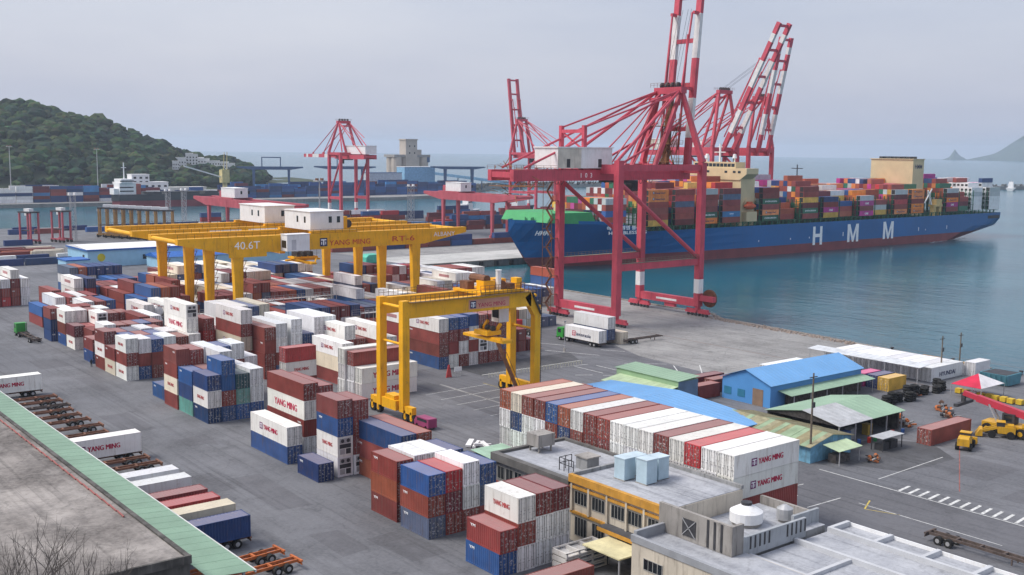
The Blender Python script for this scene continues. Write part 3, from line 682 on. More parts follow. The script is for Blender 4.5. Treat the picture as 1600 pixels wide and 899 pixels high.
def sts(name, label, loc, rot, G=32.0, hy=11.5, zp=40.0, apex=63.0, back=30.0, boom=56.0, ang=86.0, gs=4.5, lw=1.85, m=sts_red, detail=True, house=(175,200), hx=(-16,3), hm=None, bands=True, tie=15.5):
    t = thing(name, label, 'crane', loc, rot, 'ship-to-shore cranes')
    hm = hm or white_p
    def one(nm, mm, fn, par=t): b = MB(); fn(b); return b.build(nm, mm, par, world=False)
    for x in (0, G):
        for y in (-hy, hy):
            top = zp+3 if x == G else (zp+3.5 if y < 0 else zp+.5)
            one('leg', m, lambda b: (b.beam((x,y,2.8),(x,y,top), lw, lw)))
            if x == G: one('leg_band', white_p, lambda b: b.beam((x,y,6.5),(x,y,10.5), lw+.02, lw+.02))
            bogie(t, x, y, m, 'y', 6 if detail else 4, 1.0 if detail else 1.1)
        one('sill_beam', m, lambda b: b.beam((x,-hy,3.7),(x,hy,3.7), 1.5, 2.2))
        if detail: one('sill_plate', white_p, lambda b: b.box(x-.77, -4, 3.3, x-.755, 4, 3.9))
        one('portal_beam', m, lambda b: b.beam((x,-hy,zp+1.2),(x,hy,zp+1.2), 1.6, 2.4))
    for y in (-hy, hy):
        tb = one('tie_beam', m, lambda b: b.beam((0,y,tie),(G,y,tie), 1.2, 1.8))
        if detail: one('walkway', mat('walkway_steel', (.2,.17,.12), .8), lambda b: (b.box(1,y-.7,tie+.95,G-1,y+.7,tie+1.0), truss_rail(b,(1,y-.7,tie+1),(G-1,y-.7,tie+1),1.1,22)), tb)
        one('brace', m, lambda b: b.tube((0,y,zp-2),(G,y,tie+.6), .62, 8))
        one('frame_beam', m, lambda b: b.beam((0,y,zp+1.6),(G,y,zp+1.6), 1.0, 1.6))
    # main girders (backreach to hinge)
    for y in (-gs, gs):
        one('girder', m, lambda b: b.beam((-back,y,zp-.4),(G+2,y,zp-.4), 1.5, 2.8))
    one('girder_tie', m, lambda b: [b.beam((x,-gs,zp-.2),(x,gs,zp-.2), .8, 1.4) for x in (-back+.5, -back/2, 6, G*.5)])
    if detail:
        gp = one('girder_walkway', rust_m, lambda b: [(truss_rail(b,(-back,y,zp+1),(G,y,zp+1),1.1,26)) for y in (-gs-1, gs+1)])
        me = text_mesh('1  0  3', 1.7, letter_white, .01, 'LEFT'); me.transform(ROT_NY); link('lettering', me, t, (-8, -gs-.78, zp-1.0))
    # A-frame and stays
    ay = gs*.95
    for s in (-1, 1):
        one('frame_leg', m, lambda b: b.beam((G,s*hy,zp+3),(G-1.5,s*ay,apex), 1.5, 1.5, w2=1.1, h2=1.1))
        one('frame_strut', m, lambda b: b.beam((G-12,s*gs,zp+1),(G-2,s*ay,apex-1), 1.0, 1.0))
        one('back_stay', m, lambda b: (b.tube((G-2,s*ay,apex),(0,s*hy*.9,zp+3), .42, 6)))
        one('back_stay', m, lambda b: (b.tube((G-2,s*ay,apex),(-back+4,s*gs,zp+1.5), .3, 6)))
        one('back_stay', m, lambda b: b.tube((G-2,s*ay,apex),(-6,s*gs,zp+12), .25, 6))
        if detail:
            one('stay_post', m, lambda b: (b.beam((-6,s*gs,zp+1),(-6,s*gs,zp+12.5), 1.0), b.beam((-2,s*gs,zp+1),(-6,s*gs,zp+7), .4)))
            one('back_stay', m, lambda b: [b.tube((G-3,s*ay*.6,apex-1),(x,s*gs,zp+1), .22, 5) for x in (4, 11, 17)])
            one('brace', m, lambda b: [b.beam(p, q, .5) for p, q in (((G-11,s*gs,zp+2),(G-4,s*gs,zp+16)),((G-2,s*ay,apex-9),(G-8,s*ay,apex-12)),((4,s*gs,zp+1),(G-12,s*gs,zp+8)))])
    if detail: one('stay_beam', m, lambda b: (b.beam((-6,-gs,zp+11),(-6,gs,zp+11), .9), b.beam((-6,-gs,zp+6),(-6,gs,zp+11), .4), b.beam((-6,gs,zp+6),(-6,-gs,zp+11), .4)))
    hd = one('frame_head', m, lambda b: (b.beam((G-1.5,-ay-1,apex),(G-1.5,ay+1,apex), 2.2, 1.8), b.beam((G-5,-ay,apex-2.5),(G-5,ay,apex-2.5), 1.0)))
    one('sheave', dark_steel, lambda b: [b.tube((G-1.5,y-.3,apex+1.4),(G-1.5,y+.3,apex+1.4), .9, 10) for y in (-3,-1,1,3)], hd)
    one('head_railing', rust_m, lambda b: (truss_rail(b,(G-4,-ay-1,apex+.9),(G-4,ay+1,apex+.9),1.2,8), truss_rail(b,(G+.5,-ay-1,apex+.9),(G+.5,ay+1,apex+.9),1.2,8)), hd)
    # boom
    a = R(ang); d = Vector((math.cos(a), 0, math.sin(a))); nrm = Vector((-math.sin(a), 0, math.cos(a)))
    h0 = Vector((G+1.5, 0, zp)); bo = thing('boom', None, None, (0,0,0)); bo.parent = t
    segs = [(0,.16,0),(.16,.34,1),(.34,.52,0),(.52,.72,1),(.72,.86,0),(.86,.92,1),(.92,1,0)] if bands else [(0,1,0)]
    for y in (-gs*.93, gs*.93):
        for f0, f1, w in segs:
            b = MB(); b.beam(h0+d*boom*f0+Vector((0,y,0)), h0+d*boom*f1+Vector((0,y,0)), 1.15 if detail else 1.5, 1.9 if detail else 2.2); b.build('boom_girder', rust_m if (detail and y > 0 and f1 < .4) else (sts_redw if w else m), bo, world=False)
    for f in (.02,.2,.4,.6,.8,.98): b = MB(); p = h0+d*boom*f; b.beam(p+Vector((0,-gs,0)), p+Vector((0,gs,0)), .8, 1.2); b.build('boom_tie', m, bo, world=False)
    b = MB()
    for f in (.38, .72):
        for y in (-gs*.93, gs*.93): b.beam(h0+d*boom*f+Vector((0,y,0))+nrm*.5, h0+d*boom*f+Vector((0,y,0))+nrm*2.4, .8)
    b.build('stay_lug', m, bo, world=False)
    if ang > 30:      # folded forestays lie along the boom, luffing ropes run to the head
        b = MB()
        for y in (-gs*.93, gs*.93):
            b.beam(h0+d*boom*.10+nrm*3.2+Vector((0,y*.8,0)), h0+d*boom*.62+nrm*3.0+Vector((0,y*.8,0)), .45)
            b.beam(h0+d*boom*.3+nrm*4.0+Vector((0,y*.75,0)), h0+d*boom*.72+nrm*2.4+Vector((0,y*.9,0)), .4)
        b.build('fore_stay', m, t, world=False)
        b = MB()
        for y in (-2.2,-1,1,2.2): b.tube((G-1.5,y,apex+1.4), h0+d*boom*.74+nrm*1.2+Vector((0,y,0)), .06, 4)
        b.build('luffing_rope', dark_steel, t, world=False)
    else:
        for s in (-1, 1):
            for f in (.42, .75): one('fore_stay', m, lambda b: b.tube((G-1.5,s*ay,apex), h0+d*boom*f+Vector((0,s*gs*.93,1.2)), .28, 6))
    # machinery house, cab, trolley
    hh = one('machinery_house', hm, lambda b: (b.box(hx[0],-gs-1.2,zp+1.4,hx[1],gs-1,zp+6.6), b.box(hx[0]-.3,-gs-1.5,zp+6.6,hx[1]+.3,gs-.7,zp+6.9)))
    for x in ([hx[0]+3, hx[0]+14] if detail else [hx[0]+3]): one('house_door', dark_steel, lambda b: b.box(x,-gs-1.25,zp+1.6,x+1.2,-gs-1.2,zp+3.8), hh)
    one('house_panel', mat('cream_panel', (.6,.56,.48), .6, var=.15, stain=(.3,.2,.14), samt=.5), lambda b: b.box(hx[0]-.02,-gs-1.24,zp+1.5,hx[0]+(hx[1]-hx[0])*.42,-gs-1.205,zp+6.5), hh)
    one('trolley', dark_steel, lambda b: (b.box(8,-gs,zp-2.6,14,gs,zp-1.9), b.box(15,-1.2,zp-5,17.4,1.2,zp-2.4)))
    if detail:
        # stair tower on a landside leg
        b = MB(); z = 1.0; k = 0
        while z < zp-3:
            s = 1 if k % 2 == 0 else -1
            b.beam((-2.6, hy+1.4-s*1.2, z), (-2.6, hy+1.4+s*1.2, z+2.6), .7, .12); b.box(-3.4, hy+1.4+s*1.2, z+2.55, -1.0, hy+1.4+s*1.9, z+2.65)
            b.beam((-3.0, hy+1.4-s*1.2, z+1), (-3.0, hy+1.4+s*1.2, z+3.6), .07); b.beam((-2.2, hy+1.4-s*1.2, z+1), (-2.2, hy+1.4+s*1.2, z+3.6), .07)
            z += 2.6; k += 1
        for y in (hy-.5, hy+3.3): b.beam((-3.4,y,0),(-3.4,y,zp-2), .12)
        b.build('stair_tower', rust_m, t, world=False)
        b = MB(); z = 3.0; k = 0
        while z < zp:
            b.beam((.9,-hy+1.2,z),(.9,-hy+1.9,z+2.4), .5, .1); b.box(.4,-hy+1.0,z+2.4,1.6,-hy+2.2,z+2.46); z += 2.5
        b.build('leg_ladder', rust_m, t, world=False)
        q = MB(); r_ = random.Random(4)
        for i in range(60):
            p = Vector((r_.uniform(-back-1,-back+9), r_.uniform(-gs-2,gs+2), r_.uniform(zp-5.5,zp+2.5))); q.beam(p, p+Vector((r_.uniform(-2,2), r_.uniform(-2,2), r_.choice([0,0,r_.uniform(-2,2)]))), .14)
        for x in (-back+1,-back+4,-back+7): q.box(x,-gs-1.6,zp-3.2,x+2.2,gs+1.6,zp-3.1); truss_rail(q,(x,-gs-1.6,zp-3.1),(x+2.2,-gs-1.6,zp-3.1),1.1,3)
        q.build('service_platform', mat('service_rust', (.3,.14,.05), .8, var=.4, scale=1), t, world=False)
        q = MB()
        for i in range(26): x = -back+9+i*2.0; q.path([(x,gs+1.6,zp-1),(x+.5,gs+1.6,zp-2.6-(i%3)*.3),(x+1.2,gs+1.6,zp-2.7-(i%2)*.4),(x+2,gs+1.6,zp-1)], .09, 4)
        q.build('festoon_cable', dark_steel, t, world=False)
        q = MB()
        for k_ in range(24): q.tube((G-2.5+r_.uniform(-1.5,1.5), r_.uniform(-gs,gs), zp+2), (G-1+r_.uniform(-1,1), r_.uniform(-ay,ay), zp+r_.uniform(8,20)), .12, 4)
        for z in (zp+3, zp+8, zp+13): q.box(G-6,-gs,z,G-.5,gs,z+.15); truss_rail(q,(G-6,-gs,z),(G-6,gs,z),1.1,6); truss_rail(q,(G-6,-gs,z),(G-.5,-gs,z),1.1,4)
        q.build('access_platform', mat('service_rust', (.3,.14,.05)), t, world=False)
        one('cable_reel', rust_m, lambda b: (b.tube((G+.9,-hy-3.2,5.2),(G+1.5,-hy-3.2,5.2), 2.5, 18), b.tube((G+.5,-hy-3.2,5.2),(G+1.9,-hy-3.2,5.2), .6, 10)))
        one('buffer_beam', m, lambda b: (b.beam((G,-hy-1,5.2),(G,-hy-6,5.2), 1.3, 1.5), b.beam((G, -3, 2.8),(G, 1, 2.8), .9, 2.5)))
    return t

# small tidy: lettering helper used inside sts keeps the last child as the number plate
sts('quay_crane', 'nearest red quay crane, boom raised beyond the top of view, grey machinery house', (197.5, 215, 0), 0, boom=62, ang=85.5)
sts('quay_crane', 'red crane behind the ship bridge, red and white boom leaning far over', (427, 396, 0), R(-90), G=32, hy=9.5, zp=46, apex=76, back=22, boom=69, ang=62, gs=4.2, detail=False, hx=(-16,-2), lw=1.7, tie=17)
sts('quay_crane', 'red crane behind the ship, its steeper raised boom beside the leaning one', (455, 396, 0), R(-90), G=32, hy=9.5, zp=46, apex=74, back=22, boom=59, ang=78, gs=4.2, detail=False, hx=(-16,-2), lw=1.7, tie=17)
sts('quay_crane', 'red crane with upright narrow boom behind the ship bow', (509, 600, 0), R(90), G=30, hy=9, zp=42, apex=68, back=20, boom=57, ang=82, gs=4.2, detail=False, hx=(-14,-2), lw=1.6, bands=False)
sts('quay_crane', 'red crane with lowered boom beside the grey silo', (360.3, 617, 0), R(90), G=15, hy=10, zp=41, apex=63, back=20, boom=44, ang=0, gs=4, detail=False, hx=(-19,6), lw=1.7, tie=14)

def gantry(name, label, loc, rot, S=51.0, c0=15.0, c1=16.5, hy=9.0, z0=20.6, z1=24.6, lw=2.6, m=yellow, group='yard gantry cranes', texts=(), house=None, cab=None, ties=True, taper=True):
    """double-girder rail gantry: local x along the girders, rails at 0 and S, legs at y=+-hy"""
    t = thing(name, label, 'gantry crane', loc, rot, group)
    def one(nm, mm, fn, par=t): b = MB(); fn(b); return b.build(nm, mm, par, world=False)
    d = z1-z0
    for y in (-hy, hy):
        w = .9
        pts = [(-c0, z1), (-c0, z1-d*.35), (-2.5, z0), (S+2.5, z0), (S+c1, z1-d*.35), (S+c1, z1)]
        gd = one('girder', m, lambda b: b.prism(pts, y-w, y+w, 'y'))
        one('girder_rib', m, lambda b: [b.box(x, y-w-.06, z0+.1, x+.14, y+w+.06, z1-.05) for x in [i*4.25 for i in range(int(S/4.25)+1)]], gd)
        if hy > 5: one('railing', mat('railing_dark', (.1,.07,.02), .7), lambda b: truss_rail(b, (-c0, y-w*.95, z1), (S+c1, y-w*.95, z1), 1.0, 40, .035), gd)
        for x in (0, S):
            one('leg', m, lambda b: b.beam((x,y,1.9),(x,y,z0+.02), lw*.62, lw*.5, w2=lw, h2=lw*.62))
            if x == 0 and hy > 5:
                q = MB(); z = 2
                while z < z0-2: q.beam((x+1.2,y-.9,z),(x+1.6,y-1.5,z+1.6), .18, .06); q.box(x+.9,y-1.6,z+1.6,x+1.9,y-.9,z+1.68); z += 1.9
                q.build('ladder', rust_m, t, world=False)
    for x in (0, S):
        one('sill_beam', m, lambda b: b.beam((x,-hy-1.5,1.6),(x,hy+1.5,1.6), 1.1, 1.3))
        for y in (-hy, hy): bogie(t, x, y, m, 'y', 4, .6)
        one('saddle_beam', m, lambda b: b.beam((x,-hy,z0+.9),(x,hy,z0+.9), 1.3, 1.6))
    if ties:
        for x in (-c0+.5, S+c1-.5): one('end_tie', m, lambda b: b.tube((x,-hy,z1-.8),(x,hy,z1-.8), .55, 10))
    for (body, size, x, z, mm, width) in texts:
        me = text_mesh(body, size, mm, 0, 'LEFT'); xs = [v.co.x for v in me.vertices]; me.transform(Matrix.Diagonal((width/(max(xs)-min(xs)),1,1,1))); me.transform(ROT_NY)
        link('lettering', me, t, (x, -hy-.99, z))
    if house is not None:
        x, ln = house
        h = one('machinery_house', white_p, lambda b: (b.box(x,-hy+1.5,z1+.6,x+ln,hy-1.5,z1+5.2), b.box(x-.2,-hy+1.3,z1+5.2,x+ln+.2,hy-1.3,z1+5.4)))
        one('window', glass, lambda b: [b.box(x-.03,y,z1+2.4,x+.02,y+.9,z1+4) for y in (-4.5,-.5)], h)
        one('window', glass, lambda b: [b.box(x+ln*f,-hy+1.46,z1+2.4,x+ln*f+.9,-hy+1.5,z1+4) for f in (.55,.8)], h)
        tr = one('trolley', m, lambda b: (b.box(x-1,-hy-.6,z1+.05,x+ln+3,-hy+.6,z1+.6), b.box(x-1,hy-.6,z1+.05,x+ln+3,hy+.6,z1+.6), b.box(x+ln+.4,-3,z1+.6,x+ln+3.4,3,z1+3.6)))
        one('winch', dark_steel, lambda b: (b.tube((x+ln+4,-2.5,z1+1.6),(x+ln+4,2.5,z1+1.6), 1.1, 10), b.box(x+ln+.2,-4.5,z1+.6,x+ln+.35,-3,z1+3)), tr)
    if cab is not None:
        x, ln, zc = cab
        cb = one('operator_cab', white_p, lambda b: (b.box(x,-hy-4.4,zc,x+ln,-hy-1.0,zc+4.0), b.box(x-.15,-hy-4.55,zc+4.0,x+ln+.15,-hy-1.0,zc+4.15)))
        one('cab_window', glass, lambda b: b.box(x-.04,-hy-3.9,zc+.8,x-.005,-hy-1.6,zc+2.6), cb)
        one('cab_door', mat('panel_grey', (.5,.5,.52), .6), lambda b: b.box(x+ln*.2,-hy-4.44,zc+.3,x+ln*.2+1.2,-hy-4.405,zc+2.8), cb)
        q = x+ln+4; zs_ = 16.4
        sp = one('spreader', m, lambda b: (b.box(q,-6,zs_,q+1.6,6,zs_+.5), b.box(q-2.6,-1.8,zs_+1.2,q+4.2,1.8,zs_+1.7), b.beam((q-2.4,-1.4,zs_+1.2),(q,-5,zs_+.4), .3), b.beam((q+4,-1.4,zs_+1.2),(q+1.6,-5,zs_+.4), .3), b.box(q-4,-.6,zs_+.6,q+5.6,.6,zs_+1.0)))
        one('hoist_block', dark_steel, lambda b: [b.box(q-1.6+i*1.8,-1.5,zs_+1.7,q-.6+i*1.8,1.5,zs_+2.9) for i in range(3)], sp)
        one('hoist_rope', dark_steel, lambda b: [b.tube((xx,yy,zs_+1.7),(xx,yy,z1), .05, 4) for xx in (q-2.4,q+4) for yy in (-1.6,1.6)], sp)
    return t
sign_red = mat('sign_red', (.55,.05,.03), .5)
gantry('rail_gantry', 'wide yellow gantry marked RT-6, nearer of the wide pair', (110, 252.5, 0), 0, hy=8.5, house=(20.5, 9.5), cab=(11, 6.1, 20.8),
    texts=[('40.6T', 2.6, -1.2, 21.6, letter_white, 6.6), ('YANG MING', 1.9, 24.5, 21.4, sign_red, 12), ('RT-6', 2.0, 43, 21.6, sign_red, 7), ('ALBANY', 1.7, 56.5, 22.4, letter_white, 7)])
t_ = [o for o in bpy.data.objects if o.name.startswith('rail_gantry')][0]
b = emblem(2.1); me = b.mesh('emblem', [letter_dark, letter_white]); me.transform(ROT_NY); link('emblem', me, t_, (21.8, -9.5, 21.3))
b = MB(); b.box(-2.6, -9.55, 19.6, 7.2, -9.42, 24.4); b.build('sign_plate', yellow, t_, world=False)
for o in t_.children:
    if o.name.startswith('lettering') and o.location.x < 0: o.location.y = -9.57
gantry('rail_gantry', 'wide yellow gantry behind the RT-6 gantry, white house on top', (110, 283.5, 0), 0, hy=9.5, house=(22.5, 9.0), cab=(16.7, 7.2, 18.4))
b = MB(); b.box(5.5, -10.42, 22.6, 14.5, -10.41, 24.0); b.box(16.5, -10.42, 22.6, 25, -10.41, 24.0); o2 = [o for o in bpy.data.objects if o.name.startswith('rail_gantry')][-1]; b.build('sign_plate', white_p, o2, world=False)
pinkm = mat('faded_crane_pink', (.42,.085,.11), .6, var=.15, scale=.2)
gantry('rail_gantry', 'faded pink gantry on the pier before the ship bow', (345, 443, 0), R(90), S=44, c0=20, c1=18, hy=5, z0=19, z1=23, lw=2.2, m=pinkm, house=(30, 14))
gantry('rail_gantry', 'faded pink gantry behind the yellow gantry machinery houses', (230, 470, 0), R(90), S=62, c0=25, c1=18, hy=5, z0=16.5, z1=20.5, lw=2.2, m=pinkm, house=(34, 16))
bluem = mat('far_crane_blue', (.05,.1,.2), .6, var=.15)
for i, (x, y, S_, lb) in enumerate(((470, 1000, 34, 'blue gantry between the hill buildings and red crane, nearest the hill'), (560, 1010, 34, 'blue gantry with square frame on top beyond the red crane'), (690, 985, 30, 'blue gantry before the light blue shed by the silo'))):
    t_ = gantry('rail_gantry', lb, (x, y, .5), R(-28), S=S_, c0=16, c1=14, hy=5, z0=24, z1=27, lw=2.4, m=bluem, group='far blue gantries')
    if i < 2: b = MB(); b.beam((8,0,27),(8,0,36), 1); b.beam((26,0,27),(26,0,36), 1); b.beam((7.5,0,36),(26.5,0,36), 1); b.build('mast_frame', bluem, t_, world=False)

# front rubber-tyred gantry
def rtg(loc):
    t = thing('tyre_gantry', 'tall yellow tyred gantry standing over the stacks, front of the yard', 'gantry crane', loc, 0, 'yard gantry cranes')
    def one(nm, mm, fn, par=t): b = MB(); fn(b); return b.build(nm, mm, par, world=False)
    S, Yb, Z0, Z1 = 28.8, 7.2, 17.6, 20.4
    for y in (0, Yb):
        for x in (0, S):
            one('leg', yellow, lambda b: b.beam((x,y,1.6),(x,y,Z0 if x else Z1+.2), 1.35, 1.25))
        one('girder', yellow, lambda b: (b.box(.5,y-.6,Z0,S-1.6,y+.6,Z1)))
        one('corner_brace', yellow, lambda b: b.beam((S-2.4,y,Z1-.75),(S,y,Z0-1.6), 1.2, 1.5))
        rl = one('railing', mat('railing_rusty', (.16,.1,.05), .8), lambda b: (b.box(.4,y-1.5 if y == 0 else y+.6,Z1-.05,S-1,y-.6 if y == 0 else y+1.5,Z1), truss_rail(b,(.4,y-1.45 if y == 0 else y+1.45,Z1),(S-1,y-1.45 if y == 0 else y+1.45,Z1),1.1,28,.04)))
    for x in (0, S):
        one('sill_beam', yellow, lambda b: b.beam((x,-3,2.2),(x,Yb+3,2.2), .9, 1.2))
        one('cross_tie', yellow, lambda b: (b.tube((x,0,Z1-1),(x,Yb,Z1-1), .28, 8), b.tube((x,0,Z0-4.5),(x,Yb,Z0-4.5), .22, 8)))
        for y in (-2.6, -.7, Yb+.7, Yb+2.6):
            w = one('wheel', rubber, lambda b: b.tube((x-.35,y,.85),(x+.35,y,.85), .85, 14)); one('hub', yellow, lambda b: b.tube((x-.37,y,.85),(x+.37,y,.85), .4, 8), w)
            one('fork', yellow, lambda b: b.beam((x,y,.9),(x,y,2), .9, .5))
    one('engine_box', yellow, lambda b: (b.box(-1.1,1,1.7,1.1,5.5,3.4), b.box(-.9,1.8,3.4,.9,4.6,4.1)))
    one('stair', rust_m, lambda b: [b.beam((S-3.2+.0,Yb-6.5+i*1.1,1.2+i*1.45),(S-3.2,Yb-5.4+i*1.1,2.65+i*1.45), .9, .12) for i in range(6)] + [b.beam((S-2.7,Yb-6.5,2.2),(S-2.7,Yb+.1,11), .07)])
    one('ladder', dark_steel, lambda b: [b.box(S+.8,y_,z,S+1.3,y_+.6,z+.06) for y_ in (-.3,) for z in [2+i*.45 for i in range(36)]] + [b.beam((S+1.05,y_,2),(S+1.05,y_,Z1), .08) for y_ in (-.35,.35)])
    one('cable_chain', dark_steel, lambda b: (b.beam((S+.9,Yb,Z0-.5),(S+.9,Yb,3), .35), b.beam((S-1.6,-.9,Z1-.3),(S+.6,-.9,Z0-1.7), .3)))
    tr = one('trolley', yellow, lambda b: (b.box(15.6,-.6,Z1+.1,25.6,Yb+.6,Z1+.55), b.box(17.6,1.2,Z1+.55,20.2,3.4,Z1+2.2), b.box(22.2,3.2,Z1+.55,24.2,6,Z1+2.1), b.box(24.6,.5,Z1+.55,25.8,2.2,Z1+2.4)))
    one('winch', rust_m, lambda b: (b.tube((18.6,1.5,Z1+2.4),(18.6,6,Z1+2.4), .8, 10), b.tube((21.4,.6,Z1+1.3),(21.4,3,Z1+1.3), .9, 12), b.box(16.1,4,Z1+.55,17.6,6.4,Z1+2), b.box(22.6,0,Z1+.55,23.8,1.4,Z1+1.6)), tr)
    one('exhaust', white_p, lambda b: (b.tube((20.8,1,Z1+.5),(20.8,1,Z1+4), .5, 10), b.tube((20.8,1,Z1+4),(20.8,1,Z1+4.1), .6, 10)), tr)
    one('trolley_railing', rust_m, lambda b: (truss_rail(b,(15.6,-.6,Z1+.55),(25.6,-.6,Z1+.55),1.1,10,.04), truss_rail(b,(15.6,Yb+.6,Z1+.55),(25.6,Yb+.6,Z1+.55),1.1,10,.04), truss_rail(b,(25.6,-.6,Z1+.55),(25.6,Yb+.6,Z1+.55),1.1,8,.04)), tr)
    sp = one('spreader', yellow, lambda b: (b.box(19.2,-2.4,11.6,21.6,9.6,12.1), b.box(18.8,1.6,12.5,22,5.6,13.3), b.beam((19.6,2,12.1),(19.6,-1.5,12.3), .35), b.beam((20.4,5,13.3),(20.4,3.6,15), .5), b.beam((21.2,2,13.3),(21.2,.8,14.6), .5)))
    one('hoist_block', dark_steel, lambda b: [b.tube((20.4,y,13.7),(20.4,y+.5,13.7), .55, 10) for y in (1.8,3.3,4.8)], sp)
    one('hoist_rope', dark_steel, lambda b: [b.tube((x,y,13.3),(x,y,Z1), .04, 4) for x in (19.2,21.6) for y in (2,5.2)], sp)
    cb = one('operator_cab', white_p, lambda b: b.box(23.6,4.2,14.2,25.8,6.6,17)); one('cab_window', glass, lambda b: b.box(23.57,4.4,15,23.6,6.4,16.6), cb)
    me = text_mesh('YANG MING', 1.1, letter_red, 0, 'LEFT'); me.transform(ROT_NY)
    pn = one('sign_panel', mat('faded_sign', (.62,.3,.2), .6, var=.1), lambda b: b.box(13,-.63,Z0+.5,22,-.605,Z1-.6)); link('lettering', me, pn, (15, -.65, Z0+.75))
    me = emblem(1.3).mesh('emblem', [letter_dark, letter_white]); me.transform(ROT_NY); link('emblem', me, pn, (13.3, -.65, Z0+.65))
    return t
rtg((98, 151.8, 0))
# ================================================================ container ship at the pier
hull_blue = mat('hull_blue', (.006,.115,.33), .35, var=.12, scale=.05, stain=(.06,.075,.11), samt=.4)
hull_red = mat('hull_boot_red', (.22,.055,.06), .6, var=.2, scale=.15, stain=(.09,.06,.06), samt=.6)
lash_green = mat('lashing_green', (.02,.11,.055), .6, var=.3, scale=.5)
cover_green = mat('cover_green', (.05,.32,.11), .6, var=.12, scale=.3)
cream = mat('ship_cream', (.62,.50,.30), .5, var=.08, scale=.2, stain=(.35,.24,.13), samt=.2)
ship = thing('container_ship', 'huge blue container ship with three white hull letters lying along the pier', 'ship', (450, 345.5, SEA_Z))
YC = 345.5; HB = 20.0; DK = 12.0
st = [273.5,275,278,282,287,293,300,309,318,330,345,365,400,450,500,540,560,575,590,603,615,624,630,634]
def deck_hb(x): return interp(x, [273.5,275,279,286,296,312,335,600,634], [.15,2.2,6,10.5,14.5,18.2,HB,HB,HB])
def wl_hb(x): return interp(x, [284,292,305,325,350,375,565,590,610,634], [.15,1.8,5,10.5,16.5,HB,HB,HB,19.5,19])
def keel(x): return interp(x, [273.5,284.5,286,575,600,634], [12.6,-2.6,-4.5,-4.5,-.8,4.0])
def deckz(x): return interp(x, [273.5,312,330,634], [16.6,15.6,DK,DK])
lev = [-4.4, -2.5, 1.8, 5, 8.5, 1e9]
hb_ = MB(); NL = len(lev)
for x in st:
    kz = keel(x); dz = deckz(x); row = []
    for z in lev:
        zz = min(max(z, kz), dz) if z < 1e8 else dz
        f = (zz+2.5)/(dz+2.5); f = max(0, min(1, f))
        b_ = wl_hb(x)*(1-f**1.3) + deck_hb(x)*f**1.3
        if x < 300: b_ = min(b_, deck_hb(x)); b_ *= min(1, max(.02, (zz-kz+.01)/(dz-kz)*1.0+.0)) if kz > -4 else 1
        if x > 580: b_ *= min(1, .82+.18*min(1, (zz-kz)/3.0)) if zz < 6 else 1
        if zz <= -2.4: b_ = min(b_, wl_hb(x) if x > 284 else .1)
        row.append((b_, zz))
    hb_.v += [(x, YC-b_, zz) for b_, zz in row] + [(x, YC+b_, zz) for b_, zz in row]
W2 = 2*NL
for i in range(len(st)-1):
    for s in (0, NL):
        for j in range(NL-1):
            a = i*W2+s+j; hb_.f.append((a, a+W2, a+W2+1, a+1)); hb_.m.append(1 if lev[j+1] < 2 else 0); hb_.c.append(None)
    a = i*W2; hb_.f.append((a+NL-1, a+W2+NL-1, a+W2+W2-1, a+W2-1)); hb_.m.append(2); hb_.c.append(None)
e = (len(st)-1)*W2
for j in range(NL-1): hb_.f.append((e+j, e+j+1, e+NL+j+1, e+NL+j)); hb_.m.append(0); hb_.c.append(None)
hull = hb_.build('hull', [hull_blue, hull_red, lash_green], ship)
b = MB()                                                     # bulwark at the bow
for a, c in zip(st[:9], st[1:10]):
    for s in (-1, 1):
        b.quad((a, YC+s*deck_hb(a), deckz(a)), (c, YC+s*deck_hb(c), deckz(c)), (c, YC+s*deck_hb(c)+s*.1, deckz(c)+1.3), (a, YC+s*deck_hb(a)+s*.1, deckz(a)+1.3))
b.build('bulwark', hull_blue, ship)
for ch, x0, x1, z0 in (('H', 450, 457.6, .7), ('M', 479, 488.6, .9), ('M', 511, 520.6, 1.1)):
    w_ = x1-x0; h_ = 9.2; q = .25*w_
    if ch == 'H': pts = [(0,0),(q,0),(q,h_*.42),(w_-q,h_*.42),(w_-q,0),(w_,0),(w_,h_),(w_-q,h_),(w_-q,h_*.60),(q,h_*.60),(q,h_),(0,h_)]
    else: q = .2*w_; pts = [(0,0),(q,0),(q,h_*.66),(w_*.43,0),(w_*.57,0),(w_-q,h_*.66),(w_-q,0),(w_,0),(w_,h_),(w_-q*1.15,h_),(w_*.5,h_*.30),(q*1.15,h_),(0,h_)]
    b = MB(); b.prism([(x0+u, z0+v) for u, v in pts], YC-HB-.08, YC-HB-.02, 'y'); b.build('hull_letter', letter_white, hull)
ang_ = math.atan2(-(deck_hb(330)-deck_hb(305)), 25)
for body, sz, x, z in (('HMM BLESSING', 1.9, 312, 11.3), ('에이치엠엠 블레싱', 1.9, 311, 13.3)):
    me = text_mesh(body, sz, letter_white, .03, 'LEFT', ext=.02); xs = [v.co.x for v in me.vertices]
    if not xs: continue
    me.transform(Matrix.Diagonal((20/(max(xs)-min(xs)),1,1,1))); me.transform(ROT_NY); me.transform(Matrix.Rotation(ang_, 4, 'Z'))
    link('name_lettering', me, hull, Vector((x, YC-deck_hb(312)-.35, z))-root_off(hull))
me = text_mesh('HMM', 2.6, letter_white, .05, 'LEFT', ext=.02, shear=.5); me.transform(ROT_NY); me.transform(Matrix.Rotation(math.atan2(-(deck_hb(292)-deck_hb(281)), 11), 4, 'Z'))
link('bow_emblem', me, hull, Vector((281, YC-deck_hb(281)-.35, 11.6))-root_off(hull))
for x in (408, 432, 447, 475, 545, 552, 574):
    b = MB(); b.box(x, YC-HB-.05, 4.2, x+.5, YC-HB-.01, 6.2 if x % 3 else 5); b.build('draught_mark', letter_white, hull)
